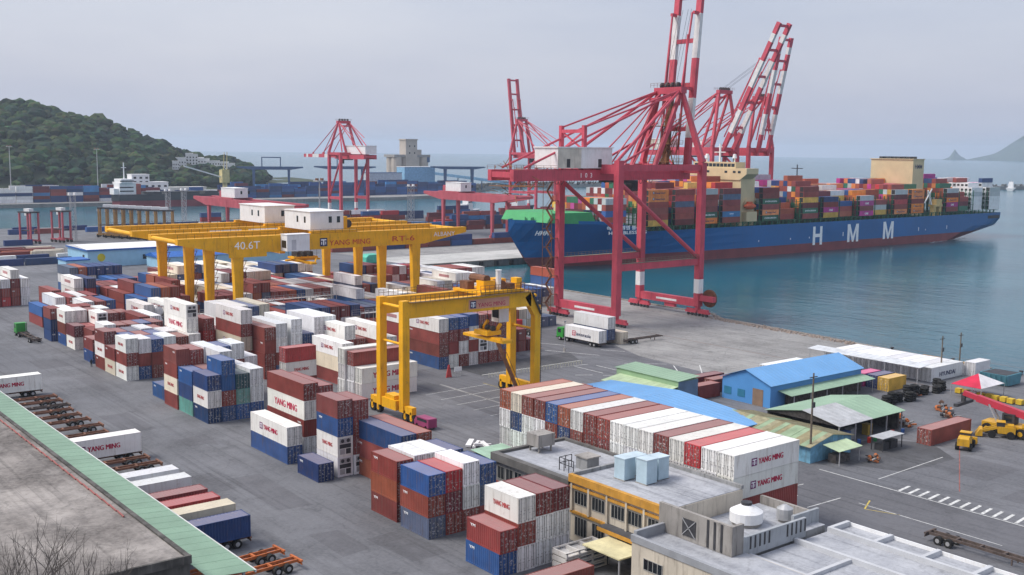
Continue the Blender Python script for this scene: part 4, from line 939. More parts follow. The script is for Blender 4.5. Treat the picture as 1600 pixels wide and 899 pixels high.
b = MB(); b.prism([(281.5,17.0),(284,20.8),(305.5,20.6),(308.5,15.6)], YC-15, YC+15, 'y'); b.build('breakwater_cover', cover_green, ship)
b = MB()
for i in range(46): x = 279+rnd.random()*26; y = YC-deck_hb(x)+rnd.uniform(1, 3); b.beam((x,y,16.4),(x,y,17.4+rnd.random()*1.6), .35, .35); b.beam((x,y,17.6),(x+rnd.uniform(-1.5,1.5),y+.4,17.2), .25)
b.build('mooring_gear', mat('mooring_green', (.04,.2,.09), .6), ship)
b = MB(); b.tube((301,YC,15.6),(301,YC,30), .5, 8); b.beam((301,YC-2,25),(301,YC+2,25), .4); b.box(299.5,YC-2,20.5,302.5,YC+2,23.5); b.build('foremast', cream, ship)
# lashing bridges and hatch coamings between the bays
BAYS = [(313.5,'half'),(329,0),(334,1),(350.7,1),(366.2,1),(382,1),(410.3,1),(425.5,1),(441.2,1),(458,1),(473.5,1),(489,1),(504.8,1),(520.7,1),(537,1),(572.8,1),(588.5,1),(604,1),(619.8,1)]
for x, f in BAYS[1:]:
    if f == 0: continue
    b = MB()
    for y in [YC-HB+.6+i*2.42 for i in range(17)]: b.beam((x-1.6,y,DK),(x-1.6,y,23.5 if x < 560 else 25.5), .28, .35)
    for z in (14.5, 17.2, 19.8, 22.4): b.box(x-2.2,YC-HB+.4,z,x-1.0,YC+HB-.4,z+.18); b.beam((x-2.2,YC-HB+.4,z+1),(x-2.2,YC+HB-.4,z+1), .08)
    b.build('lashing_bridge', lash_green, ship)
b = MB()
for i in range(70): x = 333+i*4.25; b.beam((x,YC-HB+.5,DK),(x,YC-HB+.5,14), .5, .5); b.beam((x,YC-HB+.5,DK+.2),(x+2.1,YC-HB+.5,13.8), .18)
b.box(333,YC-HB+.3,13.75,632,YC-HB+.8,13.95); b.box(333,YC-HB+.25,DK+1.0,632,YC-HB+.3,DK+1.08)
b.build('deck_stanchions', lash_green, ship)
# bridge and funnel casing
br = MB(); br.box(397.5,YC-HB+3,DK,407.5,YC+HB-3,34); br.prism([(YC-HB-.5,36),(YC-HB+3.5,33.2),(YC+HB-3.5,33.2),(YC+HB+.5,36),(YC+HB+.5,38.6),(YC-HB-.5,38.6)], 397,405.5,'x'); br.box(398,YC-13,38.6,405,YC+13,41.4); br.build('bridge', cream, ship)
bw = bpy.data.objects[[o.name for o in ship.children if o.name.startswith('bridge')][0]]
for i in range(11): b = MB(); y = YC-12.4+i*2.27; b.box(397.94,y,39.2,398.03,y+1.9,40.7); b.build('bridge_window', glass, bw)
for y in (YC-17, YC-14, YC-9, YC+2): b = MB(); b.box(396.9,y,36.4,396.99,y+1.6,37.4); b.build('window', glass, bw)
b = MB(); b.beam((402,YC,41.4),(402,YC,50), .7, .7); b.beam((402,YC-3.4,46),(402,YC+3.4,46), .4); b.beam((402,YC-1.5,48.5),(402,YC+1.5,48.5), .3); b.build('radar_mast', white_p, bw)
for y in (YC-9, YC+8): b = MB(); b.tube((402,y,41.4),(402,y,43.2), .35, 8); b.tube((402,y,43.2),(402,y,45.2), 1.1, 10, .7); b.build('satellite_dome', white_p, bw)
fn = MB(); fn.box(549.5,YC-12,DK,560.5,YC+14.5,43); fn.box(549,YC-12.4,43,561,YC+15,43.4); fn.build('funnel_casing', cream, ship)
for x in (551,555.5):
    for y in (YC-9,YC-3,YC+3,YC+8): b = MB(); b.box(x,y,43.4,x+2.4,y+2.4,44.6); b.build('exhaust_stack', dark_steel, ship)
me = text_mesh('HMM', 3.2, letter_dark, .05, 'CENTER'); me.transform(ROT_NY); link('funnel_lettering', me, ship, Vector((555, YC-12.05, 38))-root_off(ship))
b = MB(); b.box(399,YC-HB+.2,14,406.5,YC-HB+6,18.5); b.build('boat_platform', cream, ship)
lb = MB(); n_ = 10
for i in range(n_):
    a, c = i/n_, (i+1)/n_
    def rr(u): return 1.55*math.sin(math.pi*min(.97, max(.03, u)))**.5
    lb.tube((398.8+8*a,YC-HB+1.6,21),(398.8+8*c,YC-HB+1.6,21), rr(a), 10, rr(c))
lb.smooth = True; lf = lb.build('lifeboat', mat('lifeboat_orange', (.6,.1,.03), .5), ship)
b = MB(); b.box(401,YC-HB+1,22.2,404,YC-HB+2.2,23.2); b.build('lifeboat_canopy', mat('lifeboat_orange', (.6,.1,.03)), lf)
b = MB()
for x in (399.4,406): b.beam((x,YC-HB+4.5,18.5),(x,YC-HB+1.2,25), .35); b.beam((x,YC-HB+1.2,25),(x,YC-HB+1.2,22.5), .12)
b.build('davit', cream, ship)
b = MB(); b.box(560.8,YC-HB+.6,DK,563,YC-HB+3,17); b.box(566.5,YC-HB+.6,DK,568.5,YC-HB+3,17); b.box(560.5,YC-HB+.3,17,569,YC-HB+4,18.2); b.box(563,YC-HB+.5,18.2,568.5,YC-HB+3.6,21); b.build('provision_crane_base', mat('crane_cream', (.6,.42,.16), .5), ship)
b = MB(); b.beam((560,YC-HB+2,18.2),(556,YC-HB+2,26), .7); b.beam((553,YC-HB+2,19),(560,YC-HB+2,27), .5); b.build('provision_crane_arm', white_p, ship)
b = MB(); b.box(619.5,YC-HB-.04,8.6,633,YC-HB+.02,10.4); b.build('mooring_opening', dark_steel, ship)
b = MB(); b.beam((470,YC+6,DK),(470,YC+6,40), .4); b.beam((470,YC+2.5,38),(470,YC+9.5,38), .35); b.build('signal_mast', dark_steel, ship)

# cargo: the near row box by box, everything behind it as one mass
NEAR = {334: 'YRRRhh', 350.7: 'KRRSrR', 366.2: 'hgRRRa', 382: 'RbRRSK', 410.3: 'ghRgRK'[:6], 441.2: 'RgKYRR', 458: 'YmRN', 489: 'mRma', 520.7: 'hRrKa', 537: 'hhRhh', 572.8: 'RmhKa', 619.8: 'wwwaa'}
LG = {'h': 'hl', 'g': 'eg', 'm': 'one', 'w': None, 'Y': None, 'b': 'hmm'}
BNAME = {334: 'first bay behind the crane leg', 350.7: 'second bay from the bow side crane leg', 366.2: 'third bay before the bridge', 382: 'bay just before the lifeboat', 410.3: 'bay just behind the lifeboat', 441.2: 'bay above the letter H', 458: 'bay right behind the letter H', 489: 'bay above the first letter M', 520.7: 'bay above the last letter M', 537: 'bay before the cream funnel', 572.8: 'bay behind the funnel', 619.8: 'last bay at the stern'}
for x, s in NEAR.items():
    for t_, c in enumerate(s):
        o = link('deck_container', BODY[40, 0 if not is_ref(c) else 1], None, (x+6.1, YC-HB+1.3, 13.97+t_*2.61), -math.pi/2)
        o.scale.z = 2.6/hgt(c); kcol = tuple(min(.85, v*1.2) for v in vary(CC[c][0])); o.color = (*kcol, 1)
        tag(o, '%s deck container, %s, %s' % (CC[c][1].replace(' reefer',''), 'top tier' if t_ == len(s)-1 else ORD[t_]+' tier', BNAME[x]), 'container', 'ship containers on the near side')
        if LG.get(c): link('lettering', LOGO[LG[c], 1], o)
cm = MB(); PAL = 'RRRKrOhhhhNBggYmwRRKa'
def cbox_(x, y, z, c, lx=12.1, ly=2.4): cm.box(x, y, z, x+lx, y+ly, z+2.58, 0, tuple(min(.8, v*1.25) for v in vary(CC[c][0])))
HT = {313.5: 3, 334: 6, 350.7: 6, 366.2: 6, 382: 7, 410.3: 6, 425.5: 4, 441.2: 7, 458: 5, 473.5: 5, 489: 5, 504.8: 5, 520.7: 6, 537: 6, 572.8: 6, 588.5: 4, 604: 6, 619.8: 6}
for x, n in HT.items():
    for r in range(16):
        y = YC-HB+.1+r*2.48
        if r == 0 and x in NEAR: continue
        h = n + ((1 if (r//4+int(x)) % 3 == 0 else 0) if r > 4 else (0 if r > 1 else -1)) + (rnd.random() < .08)
        if r == 0: h = {313.5: 0, 425.5: 0, 473.5: 0, 504.8: 0, 588.5: 0, 604: 0}.get(x, h)
        if x == 313.5: h = 4 if r > 1 else 0
        if r in (1, 2) and x in (425.5, 473.5, 504.8): h = rnd.choice([2,3])
        for t_ in range(max(0, h)):
            if t_ < 2 and r > 2: continue
            c = rnd.choice('wwwwaRh' if x in (604, 619.8) else PAL) if (t_ < h-1 or rnd.random() < .45) else PAL[(int(x)+r//3*5) % len(PAL)]
            cbox_(x, y, 13.97+t_*2.61 if x > 320 else 15.7+t_*2.61, c)
            if c in 'wa' and x >= 604: cm.box(x-.06, y+.4, 13.97+t_*2.61+.7, x-.01, y+1.9, 13.97+t_*2.61+1.9, 0, (.03,.03,.03))
tag(cm.build('ship_cargo_stacks', attr_paint), 'mixed container stacks filling the inner rows of the ship', 'cargo', kind='stuff')
# foam streak at the stern
foam = mat('wake_foam', (.55,.6,.62), .8, var=.3, scale=.4)
fo = MB()
for i in range(60):
    x = 552+rnd.random()*46; y = YC-HB-1.5-rnd.random()*2.2+(x-552)*.12; r = rnd.uniform(.25,.9)
    fo.quad((x,y,SEA_Z+.02),(x+r*5,y+r*.4,SEA_Z+.02),(x+r*6,y+r*.9,SEA_Z+.02),(x+r*.8,y+r*.6,SEA_Z+.02))
tag(fo.build('wake_foam', foam), 'thin white foam on the water at the ship stern', 'foam', kind='stuff')
# ================================================================ buildings near the viewer
conc = mat('weathered_concrete', (.30,.28,.26), .9, var=.25, scale=.25, stain=(.07,.065,.06), samt=.75, bump=.2)
def roof_mat(name, c1, c2, dark, sc=.12):
    m = ground_mat(name, c1, c2, crack=.25, streak_axis=1, scale=sc, dark=dark); return m
roof_conc = roof_mat('roof_concrete', (.105,.093,.086), (.34,.31,.285), (.03,.027,.025), .11)
roof_grey = roof_mat('office_roof', (.29,.30,.33), (.42,.43,.455), (.11,.11,.12), .2)
green_roof = mat('green_sheet_roof', (.27,.40,.28), .5, var=.1, scale=.15, stain=(.16,.2,.16), samt=.35, streak=False)
blue_roof = mat('blue_sheet_roof', (.14,.34,.62), .45, var=.08, scale=.2, stain=(.2,.3,.42), samt=.5, streak=False)
blue_wall = mat('blue_sheet_wall', (.09,.28,.6), .5, var=.08, scale=.2)
cream_wall = mat('cream_plaster', (.56,.50,.41), .85, var=.12, scale=.4, stain=(.22,.18,.14), samt=.6)
grey_wall = mat('grey_render', (.27,.27,.27), .9, var=.2, scale=.4, stain=(.08,.08,.08), samt=.7)
ochre = mat('ochre_trim', (.52,.26,.04), .7, var=.2, scale=.8, stain=(.2,.12,.05), samt=.5)
frame_m = mat('window_frame', (.35,.34,.32), .6)
def ribs_sheet(root, name, p0, p1, p2, p3, m, n, th=.06, gap=.03, lift=.0):
    """sheet roof of n panels between edge p0-p1 and edge p3-p2 (each panel an own part, raised seams)"""
    p0, p1, p2, p3 = map(Vector, (p0, p1, p2, p3)); off = root_off(root)
    for i in range(n):
        a, c = (i+gap)/n, (i+1-gap)/n
        A, B, C, D = p0.lerp(p1, a), p0.lerp(p1, c), p3.lerp(p2, c), p3.lerp(p2, a)
        nn = (B-A).cross(D-A).normalized(); nn = nn if nn.z > 0 else -nn
        dz = rnd.uniform(-.006, .006)
        b = MB(); up_ = nn*(th+dz)
        b.add([A,B,C,D,A+up_,B+up_,C+up_,D+up_], [(0,3,2,1),(4,5,6,7),(0,1,5,4),(1,2,6,5),(2,3,7,6),(3,0,4,7)])
        s_ = (B-A).normalized()*.06
        b.add([B-s_+up_,B+s_+up_,C+s_+up_,C-s_+up_,B-s_*.4+up_*1.6,B+s_*.4+up_*1.6,C+s_*.4+up_*1.6,C-s_*.4+up_*1.6], [(4,5,6,7),(0,1,5,4),(1,2,6,5),(2,3,7,6),(3,0,4,7)])
        b.build(name, m, root)
# long warehouse with awning
wh = thing('warehouse', 'long flat-roofed concrete warehouse with green awning, lower left', 'building', (20, 150, 0))
b = MB(); b.box(-60, 95.5, 0, 37.6, 330, 7.4); b.build('wall', mat('dark_concrete', (.10,.095,.09), .95, var=.4, scale=.4, stain=(.03,.03,.03), samt=.8), wh)  # dark mottled concrete, the same on every wall face
b = MB(); b.box(-60, 95.8, 7.41, 37.2, 330, 7.5); b.build('roof', roof_conc, wh)
b = MB(); b.box(37.25, 95.5, 7.41, 37.7, 330, 7.66); b.box(-60, 95.2, 6.9, 37.7, 95.49, 7.72); b.build('parapet', mat('parapet_black', (.085,.08,.075), .95, var=.5, scale=.7, stain=(.2,.19,.17), samt=.6), wh)
b = MB()
for i in range(60):
    y = 110 + i*2.3
    if y < 220: b.path([(36.4,y,7.62),(36.5,y+2.3,7.62)], .1, 5)
b.build('roof_pipe', mat('pipe_red', (.3,.1,.09), .7), wh)
ribs_sheet(wh, 'awning_panel', (38.9,94.2,5.45), (38.9,246,5.45), (43.6,246,5.1), (43.6,94.2,5.1), mat('awning_green', (.22,.34,.245), .6, var=.12, scale=.2, stain=(.16,.22,.17), samt=.5, streak=False), 76, th=.05, gap=.001)
b = MB(); b.box(43.6,94.2,4.9,43.75,246,5.16); b.build('awning_fascia', mat('fascia_white', (.6,.6,.58), .6), wh)
for i in range(18): b = MB(); b.beam((43.2,96+i*8.8,0),(43.2,96+i*8.8,4.9), .25); b.build('post', steel, wh)
# offices
def window(root, x, y, z, w, h, panes=2, face='-x', frame=frame_m):
    """a framed window on a face; x is the face plane (or y for -y faces)"""
    f = MB(); o = .05
    if face == '-x':
        f.box(x-.07,y-.06,z-.06,x-.005,y+w+.06,z+.0); f.box(x-.07,y-.06,z+h,x-.005,y+w+.06,z+h+.06)
        for i in range(panes+1): yy = y+w*i/panes; f.box(x-.065,yy-.03,z,x-.005,yy+.03,z+h)
        fr = f.build('window', frame, root)
        for i in range(panes): b = MB(); b.box(x-.03,y+w*i/panes+.03,z,x-.006,y+w*(i+1)/panes-.03,z+h); b.build('pane', glass, fr)
    else:
        y = x; x = face[1]
    return fr
of = thing('office_building', 'two-storey cream office with ochre trim and light blue rooftop tanks', 'building', (89, 85, 0))
b = MB(); b.box(83.0,77.0,0,95.5,92.4,7.7); b.build('wall', cream_wall, of)
b = MB(); b.box(83.1,77.1,7.71,95.4,92.3,7.78); b.build('roof', roof_grey, of)
b = MB(); b.box(82.6,76.9,7.2,83.15,92.5,8.1); b.box(82.75,76.9,6.5,83.0,92.5,6.8); b.box(82.8,76.9,3.45,83.0,92.4,3.75); b.build('trim', ochre, of)
b = MB(); b.box(95.2,77,7.78,95.6,92.4,8.2); b.box(83.15,92.1,7.78,95.2,92.45,8.2); b.build('parapet', grey_wall, of)
for y in (77.6, 80.7, 83.4, 86.6, 89.6): window(of, 83.0, y, 4.7, 2.1, 1.5, 4)
for y in (86.6, 89.6): window(of, 83.0, y, .9, 2.0, 2.2, 4)
b = MB(); b.box(81.4,80.3,3.3,83,86.2,3.75); b.build('canopy', ochre, of)
b = MB(); b.box(81.45,80.35,3.75,83,86.15,3.79); b.build('canopy_top', oily, of)
b = MB(); b.box(82.93,81,0,82.99,84.4,2.9); b.build('door', mat('roller_shutter', (.1,.1,.105), .6), of)
tankb = mat('tank_light_blue', (.42,.54,.61), .6, var=.1, scale=.8, stain=(.3,.4,.45), samt=.4)
for i, (x, y, h) in enumerate(((87.3,87.9,2.6), (89.9,88.6,2.3), (88.2,85.2,2.9), (90.6,85.6,2.7))):
    t = thing('water_tank', ['light blue box tank nearest the ochre trim corner','light blue box tank behind the others on office roof','tallest light blue tank at the front of the office roof','light blue tank nearest the long container block'][i], 'water tank', (x, y, 7.78), 0, 'rooftop water tanks')
    b = MB(); b.box(-.85,-.85,.12,.85,.85,h); b.build('tank_body', tankb, t, world=False); b = MB(); b.box(-.92,-.92,h,.92,.92,h+.1); b.build('tank_lid', mat('tank_lid', (.5,.6,.66), .6), t, world=False); b = MB(); b.box(-.9,-.9,0,-.6,.9,.12); b.box(.6,-.9,0,.9,.9,.12); b.build('base', conc, t, world=False)
g2 = thing('office_building', 'low grey office with band of windows beside stacked containers', 'building', (89, 100, 0))
b = MB(); b.box(83.2,92.5,0,95.0,107.3,6.9); b.build('wall', grey_wall, g2)
b = MB(); b.box(83.5,92.6,6.91,94.7,107,6.97); b.build('roof', roof_grey, g2)
b = MB(); b.box(82.6,92.5,6.3,83.5,107.6,7.3); b.box(83.5,107.0,6.97,95.2,107.6,7.3); b.box(94.7,92.5,6.97,95.2,107,7.3); b.build('parapet', mat('parapet_dark', (.12,.115,.11), .9, var=.3, scale=.6), g2)
for i in range(8): window(g2, 83.2, 93.2+i*1.75, 4.0, 1.35, 1.6, 2)
b = MB(); b.box(83.1,105,1.2,83.19,107.2,3.6); b.build('red_panel', mat('panel_red', (.3,.06,.04), .7), g2)
ct = thing('water_tank', 'dark concrete box tank at the corner of the grey office roof', 'water tank', (89, 105.2, 6.97))
b = MB(); b.box(-1.4,-1.2,.8,1.4,1.2,2.4); b.build('tank_body', conc, ct, world=False)
for x in (-1.1, .9):
    for y in (-1,.8): b = MB(); b.box(x,y,0,x+.2,y+.2,.8); b.build('leg', conc, ct, world=False)
hut = thing('roof_hut', 'small grey stair hut with railing on the grey office roof', 'hut', (88.5, 95.6, 6.97))
b = MB(); b.box(-1,-1,0,1,1,1.5); b.build('wall', grey_wall, hut, world=False); b = MB(); b.box(-1.15,-1.15,1.5,1.15,1.15,1.65); b.build('roof', conc, hut, world=False)
b = MB(); truss_rail(b,(-3.2,-1,0),(-3.2,1.6,0),1.6,3,.05); truss_rail(b,(-3.2,1.6,0),(-1.2,1.6,0),1.6,2,.05); b.build('railing', dark_steel, hut, world=False)
# lower cream wing and concrete screen walls, ribbed roof hall
cw = thing('office_wing', 'cream plaster wing with parapet roof, bottom of the scene', 'building', (82, 68, 0))
b = MB(); b.box(77.6,50,0,84.6,76.8,5.6); b.build('wall', cream_wall, cw)
b = MB(); b.box(77.95,50.2,5.61,84.4,76.5,5.66); b.build('roof', roof_grey, cw)
b = MB(); b.box(77.5,50,5.61,77.95,76.9,6.35); b.box(77.95,76.5,5.61,84.6,76.9,6.7); b.build('parapet', mat('parapet_grey', (.3,.31,.33), .8), cw)
for y in (72.4, 66.5): window(cw, 77.6, y, 3.2, 2.6, 1.1, 4)
sc_ = thing('screen_wall', 'tall raw concrete screen wall around rooftop tanks', 'wall', (90, 73, 0))
b = MB(); b.box(82.2,67.4,5.7,82.6,77.4,8.8); b.box(82.6,67.4,5.7,84,67.8,8.8); b.build('wall', conc, sc_)
b = MB(); b.box(94.3,69,5.2,98.8,69.35,7.0); b.box(84,67.4,5.2,94.3,67.75,7.3); b.build('side_wall', mat('screen_blue_grey', (.34,.36,.38), .8, var=.15, scale=.5, stain=(.15,.15,.15), samt=.5), sc_)
b = MB(); b.box(98.4,69.35,5.2,98.8,76.8,6.5); b.build('rear_wall', conc, sc_)
for x in [85+i*.75 for i in range(5)] + [91+i*.75 for i in range(5)]: b = MB(); b.box(x,67.36,5.9,x+.22,67.41,7.2); b.build('slot', dark_steel, sc_)
for y in (68.6, 69.5, 70.4): b = MB(); b.box(82.14,y,5.8,82.21,y+.28,8.7); b.build('slot', dark_steel, sc_)
b = MB(); b.box(82.12,72.2,6.2,82.21,74.0,8.0); b.build('opening', dark_steel, sc_)
b = MB(); b.beam((82.1,72.2,6.2),(82.1,74,8), .08); b.beam((82.1,74,6.2),(82.1,72.2,8), .08); b.build('lattice', steel, sc_)
lp = thing('rooftop_slab', 'small flat roof deck inside the concrete screen walls', 'roof deck', (91, 73, 0))
b = MB(); b.box(84,67.8,0,98.3,76.9,5.5); b.build('wall', grey_wall, lp); b = MB(); b.box(84.62,67.8,5.51,98.3,76.9,5.56); b.build('roof', roof_grey, lp)
wt = thing('water_tank', 'white domed water tank behind the concrete screen wall', 'water tank', (91.5, 73.2, 5.56))
b = MB(); b.tube((0,0,.4),(0,0,1.5), 1.8, 20); b.tube((0,0,1.5),(0,0,2.2), 1.8, 20, .6); b.smooth = False; b.build('tank_body', white_p, wt, world=False); b = MB(); b.tube((0,0,2.2),(0,0,2.5), .6, 12); b.build('tank_lid', dark_steel, wt, world=False); b = MB(); b.tube((0,0,0),(0,0,.4), 1.6, 12); b.build('base', conc, wt, world=False)
wt = thing('water_tank', 'smaller steel water tank by the concrete screen wall corner', 'water tank', (95.6, 71.2, 5.56))
b = MB(); b.tube((0,0,.3),(0,0,1.5), .9, 12); b.tube((0,0,1.5),(0,0,1.9), .9, 12, .25); b.build('tank_body', mat('dull_steel', (.5,.5,.5), .4, .5), wt, world=False); b = MB(); b.tube((0,0,0),(0,0,.3), .7, 10); b.build('base', conc, wt, world=False)
ha = thing('hall', 'flat hall with pale grey roof divided by raised ribs', 'building', (94, 58, 0))
b = MB(); b.box(84.7,40,0,101.6,67.3,4.9); b.build('wall', grey_wall, ha)
b = MB(); b.box(84.7,40,4.91,101.6,67.3,4.97); b.build('roof', roof_grey, ha)
ribm = mat('roof_rib', (.5,.51,.53), .7, var=.1, scale=.6)
for x0 in (84.7, 92.2, 98.0): b = MB(); b.box(x0,40,4.97,x0+.45,67.3,5.5); b.build('roof_rib', ribm, ha)
for y in (45,50.5,56,61.5,66.85):
    b = MB(); b.box(98.45,y,4.97,101.6,y+.45,5.5); b.build('roof_rib', ribm, ha)
    if y in (50.5, 61.5): b = MB(); b.box(85.15,y-1.2,4.97,92.2,y-.75,5.35); b.build('roof_rib', ribm, ha)
b = MB(); b.box(101.6,40,4.7,101.75,67.3,5.35); b.build('gutter', white_p, ha)
for y in (77.3, 80.2, 82.95, 86.1, 89.15, 92.1): b = MB(); b.box(82.72,y-.14,3.75,83.0,y+.14,7.2); b.build('pilaster', cream_wall, of)
yr = thing('lean_to', 'pale yellow flat lean-to roof beside the cream wing', 'shelter', (79.8, 81, 0))
b = MB(); b.box(77.6,78.6,2.9,81.6,84.4,3.05); b.build('roof', mat('pale_yellow', (.66,.60,.36), .7, stain=(.4,.35,.2), streak=False), yr)
for x in (77.8,81.3):
    for y in (78.8,84.1): b = MB(); b.beam((x,y,0),(x,y,2.9), .15); b.build('post', steel, yr)
b = MB(); b.box(78,84,.0,81.2,84.15,2.6); b.build('curtain', mat('dark_blue_cloth', (.05,.07,.11), .8), yr)
# sheds on the right
sh = thing('blue_shed', 'bright blue steel shed with pitched blue roof near the quay', 'building', (170, 126, 0))
b = MB(); b.prism([(120.4,0),(131.6,0),(131.6,4.1),(126,6.2),(120.4,4.1)], 156, 184, 'x'); b.build('wall', blue_wall, sh)
ribs_sheet(sh, 'roof_panel', (155.6,120.0,4.08), (184.4,120.0,4.08), (184.4,126,6.28), (155.6,126,6.28), blue_roof, 26, gap=.002)
ribs_sheet(sh, 'roof_panel', (155.6,132,4.08), (184.4,132,4.08), (184.4,126,6.28), (155.6,126,6.28), blue_roof, 26, gap=.002)
b = MB(); b.box(155.95,122.0,0,155.99,124.4,3.1); b.build('door', mat('brown_door', (.24,.16,.11), .7), sh)
for y in (126.2, 129.4): b = MB(); b.box(155.94,y,1.0,155.99,y+1.7,2.4); b.build('shutter', mat('teal_panel', (.03,.18,.3), .6), sh)
ribs_sheet(sh, 'lean_to_panel', (158,117.2,2.5), (184,117.2,2.5), (184,120.3,3.0), (158,120.3,3.0), green_roof, 13, gap=.002)
for i in range(6): b = MB(); b.beam((159+i*4.9,117.4,0),(159+i*4.9,117.4,2.5), .14); b.build('post', steel, sh)
b = MB(); b.box(160,119.6,0,183,120.1,2.2); b.build('store_wall', mat('store_dark', (.09,.08,.075), .8, var=.5, scale=2), sh)
bl = thing('blue_roof_shed', 'low shed with wide faded blue roof behind the long container block', 'building', (132, 125, 0))
b = MB(); b.prism([(106.6,0),(143,0),(143,3.5),(126,4.6),(106.6,3.2)], 122.5, 137.5, 'x'); b.build('wall', blue_wall, bl)
ribs_sheet(bl, 'roof_panel', (122.2,106.4,3.2), (138,106.4,3.2), (138,126,4.65), (122.2,126,4.65), blue_roof, 14, gap=.002)
ribs_sheet(bl, 'roof_panel', (122.2,143.2,3.5), (138,143.2,3.5), (138,126,4.65), (122.2,126,4.65), blue_roof, 14, gap=.002)
gs_ = thing('green_shed', 'pale green box shed with lean-to beside the blue roof', 'building', (146, 138, 0))
gw_ = mat('green_sheet_wall', (.28,.42,.25), .6, var=.08)
b = MB(); b.box(143.2,131,0,148.4,147,4.7); b.build('wall', gw_, gs_); b = MB(); b.box(143.2,130.94,0.3,148.4,130.99,4.6); b.build('end_wall', mat('slate_blue_sheet', (.13,.2,.3), .6), gs_)
ribs_sheet(gs_, 'roof_panel', (143,130.7,4.72), (143,147.3,4.72), (148.7,147.3,5.1), (148.7,130.7,5.1), green_roof, 16, gap=.002)
ribs_sheet(gs_, 'lean_to_panel', (138.2,131,3.0), (138.2,146,3.0), (143.2,146,3.7), (143.2,131,3.7), mat('pale_green_sheet', (.42,.52,.33), .6), 12, gap=.002)
wk = thing('workshop', 'open workshop with shallow grey and green sheet roof', 'building', (153, 104, 0))
ribs_sheet(wk, 'roof_panel', (143.6,97.2,3.3), (152.6,97.2,3.3), (152.6,104.4,4.6), (143.6,104.4,4.6), mat('grey_sheet', (.42,.43,.44), .6, stain=(.25,.22,.2), streak=False), 7, gap=.002)
ribs_sheet(wk, 'roof_panel', (152.7,97.2,3.3), (162,97.2,3.3), (162,104.4,4.6), (152.7,104.4,4.6), green_roof, 7, gap=.002)
ribs_sheet(wk, 'roof_panel', (143.6,112,3.2), (162,112,3.2), (162,104.4,4.6), (143.6,104.4,4.6), green_roof, 14, gap=.002)
b = MB(); b.box(144,111.2,0,161.6,111.6,3.2); b.box(161.2,98,0,161.6,111.2,3.0); b.box(148,104,0,148.3,111,3); b.build('back_wall', mat('store_dark', (.09,.08,.075), .8), wk)
b = MB(); b.prism([(97.6,3.2),(111.8,3.1),(104.4,4.5)], 143.9, 144.1, 'x'); b.build('gable', mat('gable_dark', (.05,.045,.045), .9, var=.5, scale=2), wk)
for i in range(5): b = MB(); b.beam((144+i*4.4,97.6,0),(144+i*4.4,97.6,3.3), .18); b.build('post', steel, wk)
for nm, c, x, y, s in (('store_cabinet',(.4,.05,.03),145.5,98.6,1.6),('store_cabinet',(.06,.12,.3),147.6,98.8,1.2),('store_cabinet',(.45,.3,.05),154.5,99.4,1.3),('store_cabinet',(.3,.3,.3),150,99.5,1.5),('store_cabinet',(.5,.5,.5),144.6,99.6,1.2)):
    o = MB(); o.cbox(x,y,0,s,1.1,1.7); o.cbox(x,y,1.7,s+.1,1.2,.08); o.box(x-.02,y-.57,.1,x+.02,y-.55,1.6); w_ = {.4:'red',.06:'blue',.45:'mustard',.3:'dark grey',.5:'pale grey'}[c[0]]
    tag(o.build(nm, mat('cabinet_'+w_.replace(' ','_'), c, .6)), '%s metal store cabinet under the open workshop roof' % w_, 'cabinet', 'workshop cabinets')
old = thing('old_shed', 'long shed with patched brown-green corrugated roof beside the container block', 'building', (136, 103, 0))
om = [mat('old_sheet_a', (.33,.29,.17), .85, var=.25, scale=.8, stain=(.14,.11,.07), samt=.6, streak=False), mat('old_sheet_b', (.36,.33,.21), .85, var=.25, scale=.8, stain=(.15,.12,.07), streak=False), mat('old_sheet_c', (.32,.42,.27), .8, var=.2)]
b = MB(); b.prism([(132.6,0),(142.8,0),(142.8,2.8),(137.6,3.7),(132.6,2.6)], 94.6, 113.6, 'y'); b.build('wall', mat('light_blue_board', (.16,.36,.5), .7, var=.3, scale=1, stain=(.1,.1,.1)), old)
for (xa, za, xb, zb) in ((132.0,2.55,137.6,3.75), (143.2,2.75,137.6,3.75)):
    for i in range(20):
        y0 = 94.2+i*.98; b = MB(); t_ = rnd.uniform(.03,.09)
        b.add([(xa,y0,za),(xa,y0+.96,za),(xb,y0+.96,zb),(xb,y0,zb),(xa,y0,za+t_),(xa,y0+.96,za+t_),(xb,y0+.96,zb+t_),(xb,y0,zb+t_)], [(0,3,2,1),(4,5,6,7),(0,1,5,4),(1,2,6,5),(2,3,7,6),(3,0,4,7)])
        for j in range(3): b.beam((xa,y0+.15+j*.32,za+t_),(xb,y0+.15+j*.32,zb+t_), .1, .07)
        b.build('roof_sheet', rnd.choice([om[0],om[0],om[1],om[1],om[2]]), old)
aw = thing('awning', 'small pale green lean-to awning by the utility pole', 'awning', (136.5, 92.6, 0))
ribs_sheet(aw, 'panel', (134.6,91,2.2), (140.4,91,2.2), (140.4,93.9,2.7), (134.6,93.9,2.7), mat('pale_green_sheet', (.42,.52,.33), .6), 4, gap=.002)
for x in (135,140): b = MB(); b.beam((x,91.2,0),(x,91.2,2.2), .12); b.build('post', steel, aw)
b = MB(); b.box(135.6,92.2,0,138.2,93.6,1.3); b.tube((138.9,92.6,0),(138.9,92.6,1.0), .5, 10); b.build('stored_gear', mat('store_dark', (.09,.08,.075)), aw)
st_ = thing('shelter', 'small open shelter with flat pale grey roof before the workshop', 'shelter', (149, 92.6, 0))
b = MB(); b.box(146.6,91.4,2.1,152.4,93.8,2.2); b.build('roof', mat('grey_sheet', (.42,.43,.44)), st_)
for x in (146.9,152.1):
    for y in (91.6,93.6): b = MB(); b.beam((x,y,0),(x,y,2.1), .12); b.build('post', dark_steel, st_)
